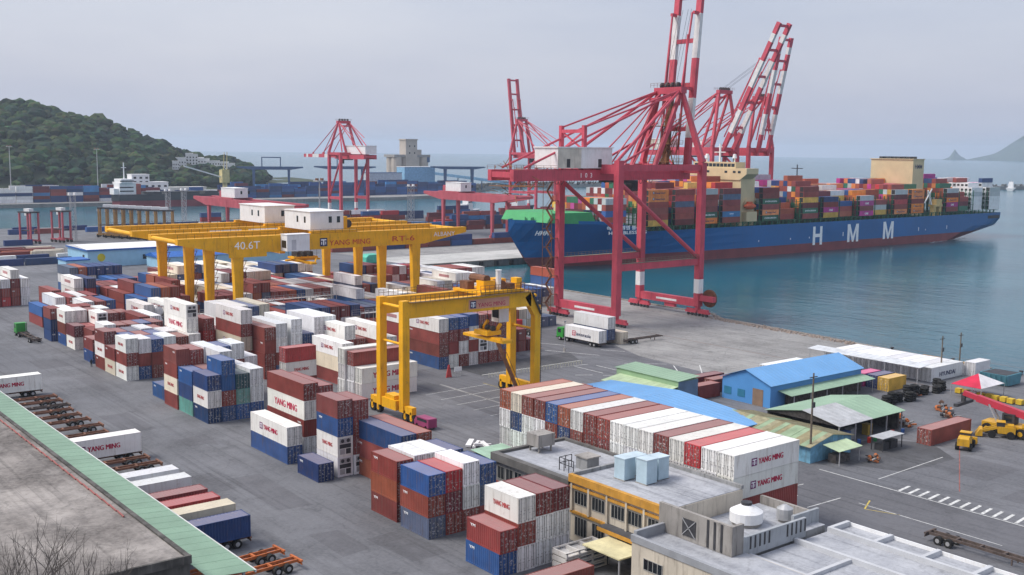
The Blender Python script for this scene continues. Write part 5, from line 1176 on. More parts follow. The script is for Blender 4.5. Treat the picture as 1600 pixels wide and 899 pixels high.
b = MB(); b.box(147.4,92,0,149.2,93.4,1.1); b.box(149.8,92,0,151.6,93.4,1.3); b.build('workbench', dark_steel, st_)
# ================================================================ vehicles, trailers, small things
chas_rust = mat('chassis_rust', (.20,.095,.06), .8, var=.3, scale=1.5)
chas_org = mat('chassis_orange', (.46,.13,.04), .7, var=.25, scale=1.5)
chas_dark = mat('chassis_dark', (.10,.075,.065), .8, var=.35, scale=1.5)
def wheel_mesh():
    b = MB(); b.tube((-.26,0,0),(.26,0,0), .52, 14); t_ = b.mesh('tyre', rubber)
    b = MB(); b.tube((-.27,0,0),(.27,0,0), .27, 10); return t_, b.mesh('rim', steel)
TYRE, RIM = wheel_mesh()
def add_wheel(t, x, y, z=.52):
    w = link('wheel', TYRE, t, (x, y, z)); link('rim', RIM, w)
def chassis(t, L_=12.2, m=chas_rust, z=1.12):
    """skeletal container trailer; local y forward, rear at 0"""
    b = MB()
    for x in (-.5, .5): b.box(x-.08,0,z-.32,x+.08,L_,z)
    b.build('rail', m, t, world=False)
    for y in (.1, L_*.28, L_*.5, L_*.72, L_-.15):
        b = MB(); b.box(-1.2 if y in (.1, L_-.15) else -.6, y-.12, z-.2, 1.2 if y in (.1, L_-.15) else .6, y+.12, z+.02); b.build('cross_member', m, t, world=False)
    for y in (1.7, 3.0):
        for x in (-.92, .92): add_wheel(t, x, y)
    for x in (-.7, .7): b = MB(); b.box(x-.06,L_-2.6,.15,x+.06,L_-2.45,z-.3); b.build('landing_leg', m, t, world=False)
    b = MB(); b.box(-1.15,.02,z-.55,1.15,.08,z-.3); b.build('rear_bar', m, t, world=False)
def trailer(x, y, rot, m, label, L_=12.2, name='container_trailer'):
    t = thing(name, label, 'trailer', (x, y, 0), rot, 'skeletal container trailers'); chassis(t, L_, m); return t
def truck(x, y, rot, cabcol, label, L_=12.2, cname='green'):
    """tractor + trailer; local y forward"""
    t = thing('truck', label, 'truck', (x, y, 0), rot, 'container trucks'); chassis(t, L_, chas_dark)
    cm_ = mat('cab_'+cname, cabcol, .4, var=.05); y0 = L_+.6
    b = MB(); b.box(-.45,y0-2.6,.6,.45,y0+2.2,.95); b.build('frame', dark_steel, t, world=False)
    b = MB(); b.prism([(y0,.75),(y0+2.3,.75),(y0+2.3,1.9),(y0+2.0,3.1),(y0,3.15)], -1.22, 1.22, 'x'); cb = b.build('cab', cm_, t, world=False)
    b = MB(); b.add([(-1.08,y0+2.29,1.95),(1.08,y0+2.29,1.95),(1.0,y0+2.02,2.95),(-1.0,y0+2.02,2.95)], [(0,1,2,3)]); b.v = [(p[0], p[1]+.03, p[2]) for p in b.v]; b.build('windscreen', glass, cb, world=False)
    for x_ in (-1.235, 1.235): b = MB(); b.box(x_-.01,y0+.7,1.9,x_+.01,y0+1.8,2.8); b.build('side_window', glass, cb, world=False)
    b = MB(); b.box(-1.2,y0+2.3,.5,1.2,y0+2.45,.95); b.build('bumper', dark_steel, cb, world=False)
    for x_ in (-.85, .85): b = MB(); b.box(x_-.2,y0+2.46,.62,x_+.2,y0+2.5,.85); b.build('headlight', white_p, cb, world=False)
    for y_ in (y0-1.6, y0+1.2):
        for x_ in (-1.0, 1.0): add_wheel(t, x_, y_)
    b = MB(); b.tube((.9,y0-.3,.9),(.9,y0-.3,3.2), .09, 6); b.build('exhaust', steel, t, world=False)
    return t
GREEN = (.04,.30,.05)
truck(68.6, 263.5, 0, GREEN, 'green-cabbed truck with empty trailer on the yard road')
truck(173.0, 182.5, 0, GREEN, 'green-cabbed truck carrying a white container near the red crane')
container(173.0, 182.5+6.1, 1.16, 40, 'w', 'white container with large dark lettering on the green-cabbed truck', logo='ia', side=-1, group='containers on trailers', flip=False)
trailer(177.6, 184.4, 0, chas_dark, 'trailer under the white container beside the lettered one')
container(177.6, 190.4, 1.16, 40, 'N', 'navy container under a white one beside the lettered truck', group='containers on trailers', flip=False)
container(177.6, 190.4, 3.78, 40, 'w', 'white container raised on top behind the lettered truck', group='containers on trailers', flip=False)
container(180.9, 189.4, 0, 40, 'C', 'cream container end standing behind the lettered truck', group='containers on trailers', flip=False)
trailer(180.6, 183, R(-90), chas_dark, 'dark empty trailer parked on the concrete apron')
truck(170.7, 204, 0, (.5,.03,.04), 'red-cabbed truck half hidden behind the front gantry leg', L_=6.2, cname='red')
# trailers backed up to the warehouse
k = 0
for y, c, lg, nm in ((114.3,'N','bl','dark blue container on trailer at the near end of the awning'), (118.3,'C',None,'cream container on trailer beside the dark blue one'), (122.7,'r',None,'bright red container on trailer in the warehouse row'), (126.5,'R',None,'rust-red container on trailer in the warehouse row'), (131.6,'w',None,'plain white container on trailer next to the rust-red one'), (135.8,'w',None,'plain white container on trailer, farthest of the near warehouse group'), (157.0,'W','ym','white lettered container on trailer alone among empty trailers'), (208.5,'W','ym','white lettered container on trailer at far end of the awning')):
    trailer(52.0 if k < 6 else 54.6, y, R(90), chas_rust, 'trailer carrying the %s' % nm.split(' on trailer')[0] + [' before the awning',' beside the dark blue one',' in the warehouse row',' in the warehouse row',' next to the rust-red one',' farthest of the near group',' among empty trailers',' at the far awning end'][k])
    container((52.0 if k < 6 else 54.6)-6.2, y, 1.16, 40, c, nm, rotz=R(90), logo=lg, side=-1, group='containers on trailers', flip=False); k += 1
for i, (y, m_) in enumerate(((149.5,chas_rust),(153.3,chas_rust),(161.5,chas_dark),(171,chas_rust),(176,chas_rust),(181,chas_rust),(185.2,chas_rust),(189.6,chas_rust),(193.4,chas_dark),(197.6,chas_rust),(201.5,chas_rust))):
    trailer(55.4-rnd.random(), y, R(90), m_, 'empty rusty trailer backed to the awning, %s from the near end' % ORDR[i])
trailer(53.0, 108.0, R(95), chas_org, 'bright orange empty trailer poking out past the awning end')
trailer(53.2, 104.2, R(94), chas_org, 'second orange empty trailer at the bottom edge by the awning')
trailer(117.6, 66.5, R(180), chas_dark, 'dark empty trailer parked on the road, bottom right corner', L_=13)
# right-hand yard
container(162.4, 90.3, 0, 40, 'R', 'rust-red container standing alone on the ground by the yellow machines', rotz=-math.pi/2, group='single containers by the sheds', flip=False)
for i in range(10): cross(201.2, 115.4+i*2.56, 40, 'w', 'white reefer rank by the water, %s from the lettered side' % ORDR[i], group='white reefer rank', logos={0: 'hy'} if i == 0 else {})
cross(213.9, 113.0, 20, 'w', 'behind the lettered white rank')
cross(174, 133.8, 40, 'C', 'first white box behind the blue shed'); cross(176, 136.4, 40, 'w', 'second box behind the blue shed')
cross(150.5, 132.6, 20, 'R', 'low red box before the blue shed door'); cross(157.2, 134.8, 40, 'R', 'beside the pale green shed'); cross(152, 138.2, 40, 'K', 'behind the pale green shed')
cross(186, 115.5, 20, 'Y', 'yellow box among the tyres'); cross(186.5, 118.4, 20, 'N', 'navy box behind the yellow one'); cross(186.2, 121.2, 20, 'P', 'pink box behind the yellow one')
lt = thing('lean_to', 'long narrow pale lean-to roof along the white reefer rank', 'shelter', (198.6, 128, 0))
ribs_sheet(lt, 'roof_panel', (196.8,115.4,3.4), (196.8,142.4,3.4), (200.6,142.4,3.7), (200.6,115.4,3.7), mat('pale_sheet', (.6,.62,.64), .5, stain=(.4,.38,.35), streak=False), 18, gap=.01)
for i in range(8): b = MB(); b.beam((197,116+i*3.7,0),(197,116+i*3.7,3.4), .12); b.build('post', steel, lt)
# red and white tent
tn = thing('tent', 'red and white pyramid canopy tent by the water', 'tent', (196.3, 103, 0))
rd, wt_ = mat('tent_red', (.55,.02,.06), .6), mat('tent_white', (.75,.72,.72), .6)
C4 = [(192,100,2.6),(200.6,100,2.6),(200.6,106,2.6),(192,106,2.6)]; ap = (196.3,103,4.5)
for i in range(4):
    b = MB(); p, q = C4[i], C4[(i+1)%4]; b.add([p, q, ap, tuple(Vector(p)-Vector((0,0,.06))), tuple(Vector(q)-Vector((0,0,.06))), (196.3,103,4.44)], [(0,1,2),(5,4,3),(0,3,4,1)]); b.build('canopy_panel', wt_ if i in (0,) else rd, tn)
    b = MB(); b.beam((p[0],p[1],0),p, .1); b.build('post', steel, tn)
# tyre piles
tb = MB(); n_, mj, mn = 14, .62, .24
vs = []
for i in range(n_):
    a = 2*math.pi*i/n_
    for j in range(6): c = 2*math.pi*j/6; vs.append(((mj+mn*math.cos(c))*math.cos(a), (mj+mn*math.cos(c))*math.sin(a), .24+mn*math.sin(c)))
tb.add(vs, [(i*6+j, ((i+1)%n_)*6+j, ((i+1)%n_)*6+(j+1)%6, i*6+(j+1)%6) for i in range(n_) for j in range(6)]); tb.smooth = True
TY = tb.mesh('tyre', rubber)
for i in range(15):
    x, y = 175.6+i*1.55+rnd.uniform(-.3,.3), 109.0+rnd.uniform(-1.0,1.6)+(i*.12)
    t = thing('tyre_pile', 'pile of worn black tyres in the line by the tent, %s from the workshop' % ORDR[i], 'tyre pile', (x, y, 0), 0, 'tyre piles')
    for k_ in range(rnd.choice([3,4,4,5])): link('tyre', TY, t, (rnd.uniform(-.12,.12), rnd.uniform(-.12,.12), k_*.46))
ycr = mat('crate_yellow', (.6,.4,.03), .6, var=.15, scale=1)
for i in range(9):
    y = 106.6-i*1.5; t = thing('yellow_crate', 'yellow steel crate with dark base, %s in the line beyond the tent' % ORDR[i], 'crate', (196+rnd.uniform(-.3,.3), y, 0), 0, 'yellow crates')
    b = MB(); b.box(-.6,-.55,.15,.6,.55,1.0); b.build('box', ycr if i != 2 else white_p, t, world=False); b = MB(); b.box(-.55,-.5,0,.55,.5,.15); b.build('base', dark_steel, t, world=False)
sk = thing('skip_container', 'teal open-topped skip container by the quay', 'skip', (212, 106.5, 0)); tl = mat('skip_teal', (.08,.24,.3), .6, var=.15, scale=.6, stain=(.1,.1,.08))
b = MB(); b.prism([(209.4,.2),(214.2,.2),(214.8,2.3),(208.8,2.3)], 103.6, 109.4, 'y'); b.build('body', tl, sk); b = MB(); b.box(209.1,103.9,2.31,214.5,109.1,2.33); b.build('inside', dark_steel, sk)
for i in range(6): b = MB(); y = 103.9+i*1.05; b.box(208.75,y,.3,208.9,y+.12,2.3); b.build('rib', tl, sk)
# reach stacker and yellow machines
myel = mat('machine_yellow', (.62,.34,.02), .45, var=.12, scale=.8, stain=(.2,.12,.05)); mred = mat('machine_red', (.5,.04,.07), .45, var=.1, scale=.6, stain=(.25,.08,.08))
rs = thing('reach_stacker', 'yellow reach stacker with long red boom and big tyres', 'reach stacker', (173.5, 85.5, 0), R(4))
b = MB(); b.box(-1.6,-3.6,.9,1.6,3.6,1.9); b.box(-1.6,-4.6,.8,1.6,-3,2.5); b.build('body', myel, rs, world=False)
b = MB(); b.box(-.9,-1.4,1.9,.9,.6,3.6); b.build('cab', dark_steel, rs, world=False); b = MB(); b.box(-.92,-1.0,2.4,.92,.3,3.4); b.build('cab_window', glass, rs, world=False)
b = MB(); b.beam((0,-4,3.4),(0,5.2,5.2), 1.0, 1.1); b.build('boom', mred, rs, world=False); b = MB(); b.beam((0,5.2,5.2),(0,7.6,5.7), .7, .8); b.build('boom_extension', mred, rs, world=False)
b = MB(); b.box(-3.0,7.2,3.7,3.0,7.9,4.2); b.beam((0,7.6,5.7),(0,7.6,4.2), .6); b.build('spreader', dark_steel, rs, world=False)
for x in (-.6,.6): b = MB(); b.tube((x,1.5,1.9),(x,3.0,4.6), .16, 8); b.build('lift_cylinder', steel, rs, world=False)
for x in (-1.6,1.6):
    for y in (-2.9,2.6):
        w = MB(); w.tube((x-.4,y,.85),(x+.4,y,.85), .85, 16); w_ = w.build('wheel', rubber, rs, world=False); w = MB(); w.tube((x-.42,y,.85),(x+.42,y,.85), .42, 10); w.build('rim', myel, w_, world=False)
def loader(x, y, rot, lab):
    t = thing('wheel_loader', lab, 'loader', (x, y, 0), rot, 'yellow machines')
    b = MB(); b.box(-.9,-2.4,.8,.9,.2,1.9); b.prism([(-2.4,1.9),(-.8,1.9),(-.8,2.2),(-2.2,2.2)], -.8, .8, 'x'); b.build('body', myel, t, world=False)
    b = MB(); b.box(-.75,-.8,1.9,.75,.4,2.6); b.build('cab', dark_steel, t, world=False); b = MB(); b.box(-.85,-.9,2.6,.85,.5,2.68); b.build('cab_roof', myel, t, world=False)
    for x_ in (-.6,.6): b = MB(); b.beam((x_,.3,1.7),(x_,2.6,.9), .22, .4); b.build('arm', myel, t, world=False)
    b = MB(); b.prism([(2.5,.2),(3.6,.15),(3.5,.4),(2.9,1.3),(2.5,1.3)], -1.3, 1.3, 'x'); b.build('bucket', myel, t, world=False)
    for x_ in (-.95,.95):
        for y_ in (-1.7,1.1): w = MB(); w.tube((x_-.25,y_,.62),(x_+.25,y_,.62), .62, 14); w.build('wheel', rubber, t, world=False)
loader(159.8, 85.2, R(-70), 'yellow loader parked beside the lone rust-red container'); loader(170.6, 85.4, R(30), 'yellow loader between the red container and reach stacker'); 
# utility poles, signs
polem = mat('pole_wood', (.16,.13,.10), .9, var=.3, scale=2)
def pole(x, y, h, lab, lamp=False):
    t = thing('utility_pole', lab, 'pole', (x, y, 0), 0, 'utility poles'); b = MB(); b.tube((0,0,0),(0,0,h), .19, 8, .12); b.build('shaft', polem, t, world=False)
    b = MB(); b.beam((-.9,0,h-.6),(.9,0,h-.6), .12); b.build('crossarm', dark_steel, t, world=False); b = MB(); b.box(-.25,-.35,h*.62,.25,-.12,h*.62+.8); b.build('switch_box', dark_steel, t, world=False)
pole(133.1, 95.0, 13.6, 'tall wooden utility pole beside the corrugated shed'); pole(208.4, 117.5, 8.5, 'utility pole standing at the white reefer rank'); pole(217.5, 118.5, 8.2, 'utility pole at the quay edge beyond the white rank'); pole(215.5, 98, 8, 'utility pole at the quay near the teal skip')
sg = thing('sign_post', 'slim pale post with small lamp by the crossing', 'post', (162.4, 183.9, 0)); b = MB(); b.tube((0,0,0),(0,0,7), .09, 8); b.build('shaft', steel, sg, world=False); b = MB(); b.box(-.25,-.12,6.9,.25,.12,7.25); b.build('lamp', steel, sg, world=False); b = MB(); b.box(-.2,-.2,0,.2,.2,.9); b.build('base', conc, sg, world=False)
sb = thing('barrier_sign', 'red striped barrier with white sign before the wall of doors', 'sign', (124.6, 176.4, 0)); b = MB(); b.prism([(-.7,0),(.7,0),(.15,2.6),(-.15,2.6)], -.1, .1, 'y'); b.build('barrier', mat('barrier_red', (.5,.06,.06), .6), sb, world=False); b = MB(); b.box(1.4,-.05,1.0,3.2,.05,1.9); b.build('sign_board', white_p, sb, world=False)
for x in (1.6,3.0): b = MB(); b.beam((x,0,0),(x,0,1), .1); b.build('post', steel, sb, world=False)
kb = thing('verge_fence', 'low pale picket fence along the rough verge under the front gantry', 'fence', (140, 171, 0))
for i in range(34): b = MB(); x = 131+i*.75; b.box(x-.05,171.3-i*.02,0,x+.05,171.4-i*.02,.95); b.build('picket', mat('picket_pale', (.45,.43,.36), .8), kb)
b = MB(); b.box(131,171,.6,156.3,171.05,.7); b.build('rail', mat('picket_pale', (.45,.43,.36)), kb)
kk = MB(); kk.box(131,173.4,0,158,173.8,.18); tag(kk.build('kerb', pale_conc), kind='structure')
tag(MB().add([(131,173.4,.012),(158,173.4,.012),(163,183,.012),(131,183.5,.012)], [(0,1,2,3)]).build('rough_verge', oily), kind='structure')
mn_ = thing('parked_van', 'small magenta van parked behind the front gantry foot', 'van', (98.4, 146.0, 0)); vm = mat('van_magenta', (.32,.05,.14), .4)
b = MB(); b.prism([(-2.1,.35),(2.1,.35),(2.1,1.1),(1.5,1.8),(-2.1,1.85)], -.85, .85, 'x'); b.build('body', vm, mn_, world=False); b = MB(); b.box(-.87,-1.6,1.2,.87,1.2,1.65); b.build('window', glass, mn_, world=False)
for x in (-.75,.75):
    for y in (-1.3,1.3): w = MB(); w.tube((x-.1,y,.33),(x+.1,y,.33), .33, 10); w.build('wheel', rubber, mn_, world=False)
# flat racks, folded and stacked; tank in frame
fr = thing('flat_rack_stack', 'stack of folded white flat racks beside the near container group', 'flat racks', (77.8, 85.0, 0), R(90))
for i in range(4):
    b = MB(); z = .1+i*.68
    b.box(-1.2,-3,z,1.2,3,z+.16)
    for y in (-3,-1,1,2.8): b.box(-1.2,y,z+.16,1.2,y+.2,z+.55)
    for x in (-1.2,1.05): b.box(x,-3,z+.45,x+.15,3,z+.6)
    b.build('flat_rack', mat('rack_white', (.6,.58,.55), .6, stain=(.3,.2,.12)), fr, world=False)
cross(63.0, 79.9, 40, 'R', 'lying across the bottom edge of the scene')
#container(73.9, 79.6, 2.6, 40, 'R', 'rust-red container roof at the bottom edge beside the cream wing', flip=False, group='containers stacked in the yard')
tk = thing('tank_container', 'white tank inside an open frame between white reefers', 'tank container', (93.7, 255.5, 2.9))
for z0 in (0, 2.6):
    b = MB()
    for x in (-1.2,1.2):
        for y in (-3,3): b.beam((x,y,z0),(x,y,z0+2.58), .16)
        for z in (z0+.08,z0+2.5): b.beam((x,-3,z),(x,3,z), .14)
    for y in (-3,3):
        for z in (z0+.08,z0+2.5): b.beam((-1.2,y,z),(1.2,y,z), .14)
    b.build('frame', steel, tk, world=False)
    b = MB(); b.tube((0,-2.7,z0+1.3),(0,2.7,z0+1.3), 1.12, 18); b.tube((0,-2.7,z0+1.3),(0,-2.95,z0+1.3), 1.12, 18, .6); b.build('tank', white_p, tk, world=False)
container(93.7, 255.5, 0, 20, 'w', 'plain white container under the tank frame', flip=False)
# reefer access racks in the yard
def rack(x, y, L_, lab, n=6):
    t = thing('reefer_rack', lab, 'access rack', (x, y, 0), 0, 'steel access racks')
    b = MB()
    for i in range(n+1):
        for dy in (0, 1.6): b.beam((i*L_/n,dy,0),(i*L_/n,dy,8.6), .14)
    b.build('upright', steel, t, world=False)
    for z in (2.7, 5.4, 8.1): b = MB(); b.box(0,0,z,L_,1.6,z+.08); truss_rail(b,(0,0,z),(L_,0,z),1.1,n*2,.04); b.build('walkway', steel, t, world=False)
rack(96, 234, 14, 'grey steel access rack beside white reefers below the gantry'); rack(118, 246, 20, 'grey steel access rack between the wide gantry legs', 8); rack(124, 214, 18, 'grey steel access rack before the blue containers', 8)
# a worker on the yard road
pv = [(0,0,.92),(0,0,1.15),(0,.01,1.42),(0,.02,1.52),(0,.03,1.64),(0,.03,1.74),(-.1,0,.88),(-.11,.03,.48),(-.11,-.02,.08),(-.11,.12,.03),(.1,0,.88),(.12,-.06,.48),(.12,-.16,.08),(.12,-.02,.03),(-.2,0,1.4),(-.25,0,1.12),(-.24,.08,.86),(.2,0,1.4),(.25,-.02,1.12),(.24,.05,.86)]
pe = [(0,1),(1,2),(2,3),(3,4),(4,5),(0,6),(6,7),(7,8),(8,9),(0,10),(10,11),(11,12),(12,13),(2,14),(14,15),(15,16),(2,17),(17,18),(18,19)]
prd = [.15,.15,.14,.06,.1,.085,.1,.07,.05,.045,.1,.07,.05,.045,.07,.05,.04,.07,.05,.04]
pm = bpy.data.meshes.new('person'); pm.from_pydata(pv, pe, []); po = bpy.data.objects.new('person', pm); col.objects.link(po); po.location = (71.2-1.2, 228.3, 0); po.rotation_euler = (0,0,R(150))
md = po.modifiers.new('skin', 'SKIN'); sv = pm.skin_vertices[0].data
for i, r in enumerate(prd): sv[i].radius = (r, r)
sv[0].use_root = True; ms = po.modifiers.new('sub', 'SUBSURF'); ms.levels = 1; ms.render_levels = 1
pm.materials.append(mat('dark_clothes', (.02,.02,.025), .9)); tag(po, 'person in dark clothes walking along the yard road', 'person')
# broken stones along the damaged quay edge
stm = mat('rubble_stone', (.27,.22,.19), .95, var=.35, scale=1.2); rb = MB()
for i in range(520):
    t_ = rnd.random(); y = 200-t_*62; x = interp(y, [110,160,196,203], [224.4,228.4,230.6,234])-rnd.random()**1.5*2.6; r = rnd.uniform(.12,.5)
    q = [(x+math.cos(a)*r*rnd.uniform(.7,1.3), y+math.sin(a)*r*rnd.uniform(.7,1.3)) for a in [k_*1.257 for k_ in range(5)]]
    hgt_ = r*rnd.uniform(.5,1.1); o_ = len(rb.v)
    rb.v += [(a, b_, 0) for a, b_ in q] + [(x+(a-x)*.6, y+(b_-y)*.6, hgt_) for a, b_ in q]
    for k_ in range(5): rb.f.append((o_+k_, o_+(k_+1)%5, o_+5+(k_+1)%5, o_+5+k_)); rb.m.append(0); rb.c.append(None)
    rb.f.append(tuple(o_+5+k_ for k_ in range(5))); rb.m.append(0); rb.c.append(None)
tag(rb.build('rubble', stm), 'broken stones along the damaged quay edge', 'rubble', kind='stuff')
# bollards on the near quay
for i, y in enumerate((60,76,92,108,124,140)):
    t = thing('mooring_bollard', 'black mooring bollard on the near quay edge, %s from the right' % ORDR[i], 'bollard', (interp(y,[60,115,160],[221,223.9,227.9]), y, 0), 0, 'mooring bollards'); b = MB(); b.tube((0,0,0),(0,0,.7), .28, 10); b.build('shaft', dark_steel, t, world=False); b = MB(); b.tube((0,0,.7),(0,0,.95), .45, 10, .38); b.build('cap', dark_steel, t, world=False)
fen = mat('fender_ochre', (.3,.17,.06), .8, var=.3)
for i, y in enumerate((70,80,90,100,121,130)):
    x = interp(y,[60,115,160],[222.2,225.1,229.1]); b = MB(); b.box(x-.9,y-2.2,-.5,x+.35,y+2.2,.34); b.box(x+.35,y-1.8,-2,x+.7,y+1.8,.1)
    tag(b.build('quay_fender', fen), 'ochre timber fender on the quay edge, %s from the right' % ORDR[i], 'fender', 'timber quay fenders')
for i, x in enumerate(range(244, 300, 8)):
    b = MB(); b.box(x,357.1,-2.2,x+1.6,357.95,-.2); b.tube((x+.8,357.2,-1.2),(x+.8,357.0,-1.2), .7, 10); tag(b.build('pier_fender', rubber), 'black rubber fender on the pier face, %s from its corner' % ORDR[i], 'fender', 'rubber pier fenders')

gh = thing('site_hut', 'small hut with pale green roof between blue containers and the long block', 'hut', (93, 119, 0)); b = MB(); b.box(90.4,116.4,0,95.6,121.8,2.6); b.build('wall', grey_wall, gh)
ribs_sheet(gh, 'roof_panel', (90.1,116.1,2.65), (95.8,116.1,2.65), (95.8,122.1,3.0), (90.1,122.1,3.0), mat('pale_mint_roof', (.34,.5,.38), .6), 6, gap=.002)
jk = thing('tarp_heap', 'heap of white sheets and pipes on the yard behind the green hut', 'heap', (97, 131.2, 0))
for i in range(4): b = MB(); a = rnd.uniform(0, 3); x, y = rnd.uniform(-1.8,1.8), rnd.uniform(-1.6,1.6); b.beam((x-math.cos(a)*1.4,y-math.sin(a)*1.4,.25+i*.05),(x+math.cos(a)*1.4,y+math.sin(a)*1.4,.5+i*.08), rnd.uniform(.4,1.0), .35); b.build('bundle', white_p, jk, world=False)

scm = [mat('scrap_brown', (.12,.07,.05), .9, var=.4, scale=2), mat('scrap_orange', (.42,.13,.04), .8, var=.3, scale=2), dark_steel, mat('scrap_grey', (.28,.28,.28), .8, var=.3, scale=2)]
for i, (x, y, n_, w) in enumerate(((164.5,99,26,'orange-tinged scrap heap beside the workshop end'), (166.8,102.5,18,'dark scrap heap behind the workshop end'), (176,97,22,'engine parts heap between the workshop and reach stacker'), (186,111,14,'low scrap heap between the tyre piles and yellow box'), (141.6,90,12,'small junk heap in front of the pale green awning'), (180.5,101,20,'dark machinery heap before the red and white tent'))):
    t = thing('scrap_heap', w, 'scrap heap', (x, y, 0), 0, 'scrap heaps')
    for q in range(n_):
        b = MB(); a = rnd.uniform(0, 6.28); r = rnd.uniform(0, 1.9); p = Vector((math.cos(a)*r, math.sin(a)*r*.8, max(.12, (1.3-r*.5)*rnd.random())))
        if q % 3: b.beam(p, p+Vector((rnd.uniform(-1,1), rnd.uniform(-1,1), rnd.uniform(-.1,.4))), rnd.uniform(.1,.45), rnd.uniform(.1,.3))
        else: b.tube(p, p+Vector((rnd.uniform(-.5,.5), rnd.uniform(-.5,.5), rnd.uniform(.2,.5))), rnd.uniform(.15,.4), 8)
        b.build('scrap_piece', rnd.choice(scm if i else scm[1:2]+scm), t, world=False)
for i in range(7):
    x, y = 148.2+i*1.9+rnd.uniform(-.4,.4), 96.3+rnd.uniform(-.5,.3); c = ['blue','red','green','blue','black','red','blue'][i]
    b = MB(); b.tube((x,y,0),(x,y,.88), .3, 12); b.tube((x,y,.3),(x,y,.34), .315, 12); b.tube((x,y,.6),(x,y,.64), .315, 12)
    tag(b.build('oil_drum', mat('drum_'+c, {'blue':(.03,.09,.28),'red':(.4,.03,.02),'green':(.03,.18,.07),'black':(.02,.02,.02)}[c], .5)), '%s oil drum in front of the workshop posts, %s from the pole' % (c, ORDR[i]), 'drum', 'oil drums')
# ================================================================ the yard's remaining stacks (one mass) and the far harbour
fm2 = MB()
def sbox(x, y, z, L_, c, axis='y', m=fm2, H=2.58):
    k = vary(CC[c][0]); w = 2.4
    lx, ly = (w, L_) if axis == 'y' else (L_, w)
    m.box(x+.03, y+.03, z+.02, x+lx-.03, y+ly-.03, z+H-.03, 0, k)
    dk = tuple(v*.75 for v in k)
    for (a, b_) in ((x, y), (x+lx-.14, y), (x, y+ly-.14)): m.box(a, b_, z, a+.14, b_+.14, z+H, 0, dk)
    m.box(x, y, z+H-.12, x+lx, y+.1, z+H, 0, dk); m.box(x, y+.1, z+H-.12, x+.1, y+ly, z+H, 0, dk)
    if axis == 'y':
        rod = (.25,.24,.23) if c in 'wWC' else (.3,.25,.24)
        for f in (.22,.42,.58,.78): m.box(x+w*f-.03, y-.05, z+.1, x+w*f+.03, y+.02, z+H-.1, 0, rod)
        if c in 'WC' and L_ > 8: m.box(x-.01, y+L_*.28, z+1.0, x+.02, y+L_*.7, z+1.75, 0, (.45,.22,.22))
        elif rnd.random() < .5: m.box(x+.3, y-.02, z+1.5, x+.9, y+.01, z+1.8, 0, (.6,.6,.6))
PALY = 'RRRRKOWWWwwwwCCBBBNNSrO'
def fill(x0, x1, y0, y1, hs, gap=.75, seed=1, skip=.08):
    r_ = random.Random(seed); y = y0
    while y < y1:
        x = x0; L_ = 12.19 if r_.random() < .8 else 6.06; base = r_.choice(hs); dh_ = 0; run = 'R'
        while x < x1:
            if r_.random() < .35: dh_ = r_.choice([-1,0,0,0,1])
            h = max(0, base + dh_) if r_.random() > skip*.4 else 0
            if r_.random() < .7: run = r_.choice(PALY)
            for t_ in range(h):
                sbox(x, y, t_*2.61, L_, run if t_ == h-1 else r_.choice(PALY))
            x += 2.56
        y += L_+gap
fill(113.5, 126, 214, 240, [2,3,3], seed=3); fill(131.5, 159, 212, 246, [2,3,3], seed=4); fill(112.5, 159, 263, 340, [2,3,3], seed=5)
fill(163, 184, 214, 300, [2,3,3], seed=6); fill(186, 212, 244, 318, [1,2,2,3], seed=8); fill(95, 108, 268, 330, [3,3,4], seed=9)
for i_, s_ in enumerate(('RK','RR','K')):
    for t_, c in enumerate(s_): sbox(151+i_*2.6, 190, t_*2.61, 12.19, c)
for i, (x, y, s) in enumerate(((77,330,'rRw'),(79.6,330,'RRKW'),(82.2,330,'www'),(74.4,330,'RRW'),(72,331,'Rww'),(81.7,297.5,'RRR'),(88,299,'WWWW'),(90.7,297,'MWrN'),(93.3,300,'RWB'),(76,286,'RB'),(78.6,283,'RRw'),(81.2,281,'RRR'),(84,283,'RRw'),(86.8,281,'RRR'),(76.5,272,'BR'),(79.2,272,'RW'),(82,271,'RRw'),(84.6,270,'RRR'),(87.2,271,'RRB'),(84.5,240,'RRR'),(87.2,240,'RRw'),(75,243,'RR'))):
    z = 0
    for c in s: sbox(x, y, z, 12.19, c); z += 2.61
for i in range(9): sbox(184+i*2.6, 268, 0, 12.19, 'P' if i in (1,2) else 'wRRR'[i%4]); sbox(184+i*2.6, 268, 2.61, 12.19, 'wPPwRRKKK'[i])
for a_ in MASS: sbox(*a_)
# strips of containers on the pier
r_ = random.Random(5)
for x in range(236, 420, 13):
    for k_ in range(r_.choice([1,2,2])): sbox(x, 424, k_*2.61, 12.19, r_.choice('BNRKrNR'), 'x')
for x in range(330, 470, 13):
    for y in (505, 520, 545):
        for k_ in range(r_.choice([1,2,3])): sbox(x+r_.random()*2, y, k_*2.61, 12.19, r_.choice('BNRKrbR'), 'x')
for x in range(150, 330, 13):
    if r_.random() < .8: sbox(x, 612, 0, 12.19, r_.choice('NNNR'), 'x')
for x in range(70, 135, 13): sbox(x, 470, 0, 12.19, r_.choice('RCRC'), 'x'); sbox(x+3, 440, 0, 12.19, r_.choice('NN'), 'x')
for x in range(250, 585, 13):
    for y in (575, 590, 606):
        if r_.random() < .55: [sbox(x+r_.random()*2, y, k_*2.61, 12.19, r_.choice('BNRKrbRNw'), 'x') for k_ in range(r_.choice([1,2,2,3]))]
for x in range(40, 240, 13):
    if r_.random() < .6: sbox(x, 596, 0, 12.19, r_.choice('NBNYbR'), 'x')
for x in range(60, 130, 13):
    for y in (486, 494, 502): sbox(x+r_.random()*4, y, 0, 12.19, r_.choice('ROCYRC'), 'x', H=1.6)
    sbox(x+r_.random()*6, 455, 0, 12.19, r_.choice('NBw'), 'x')
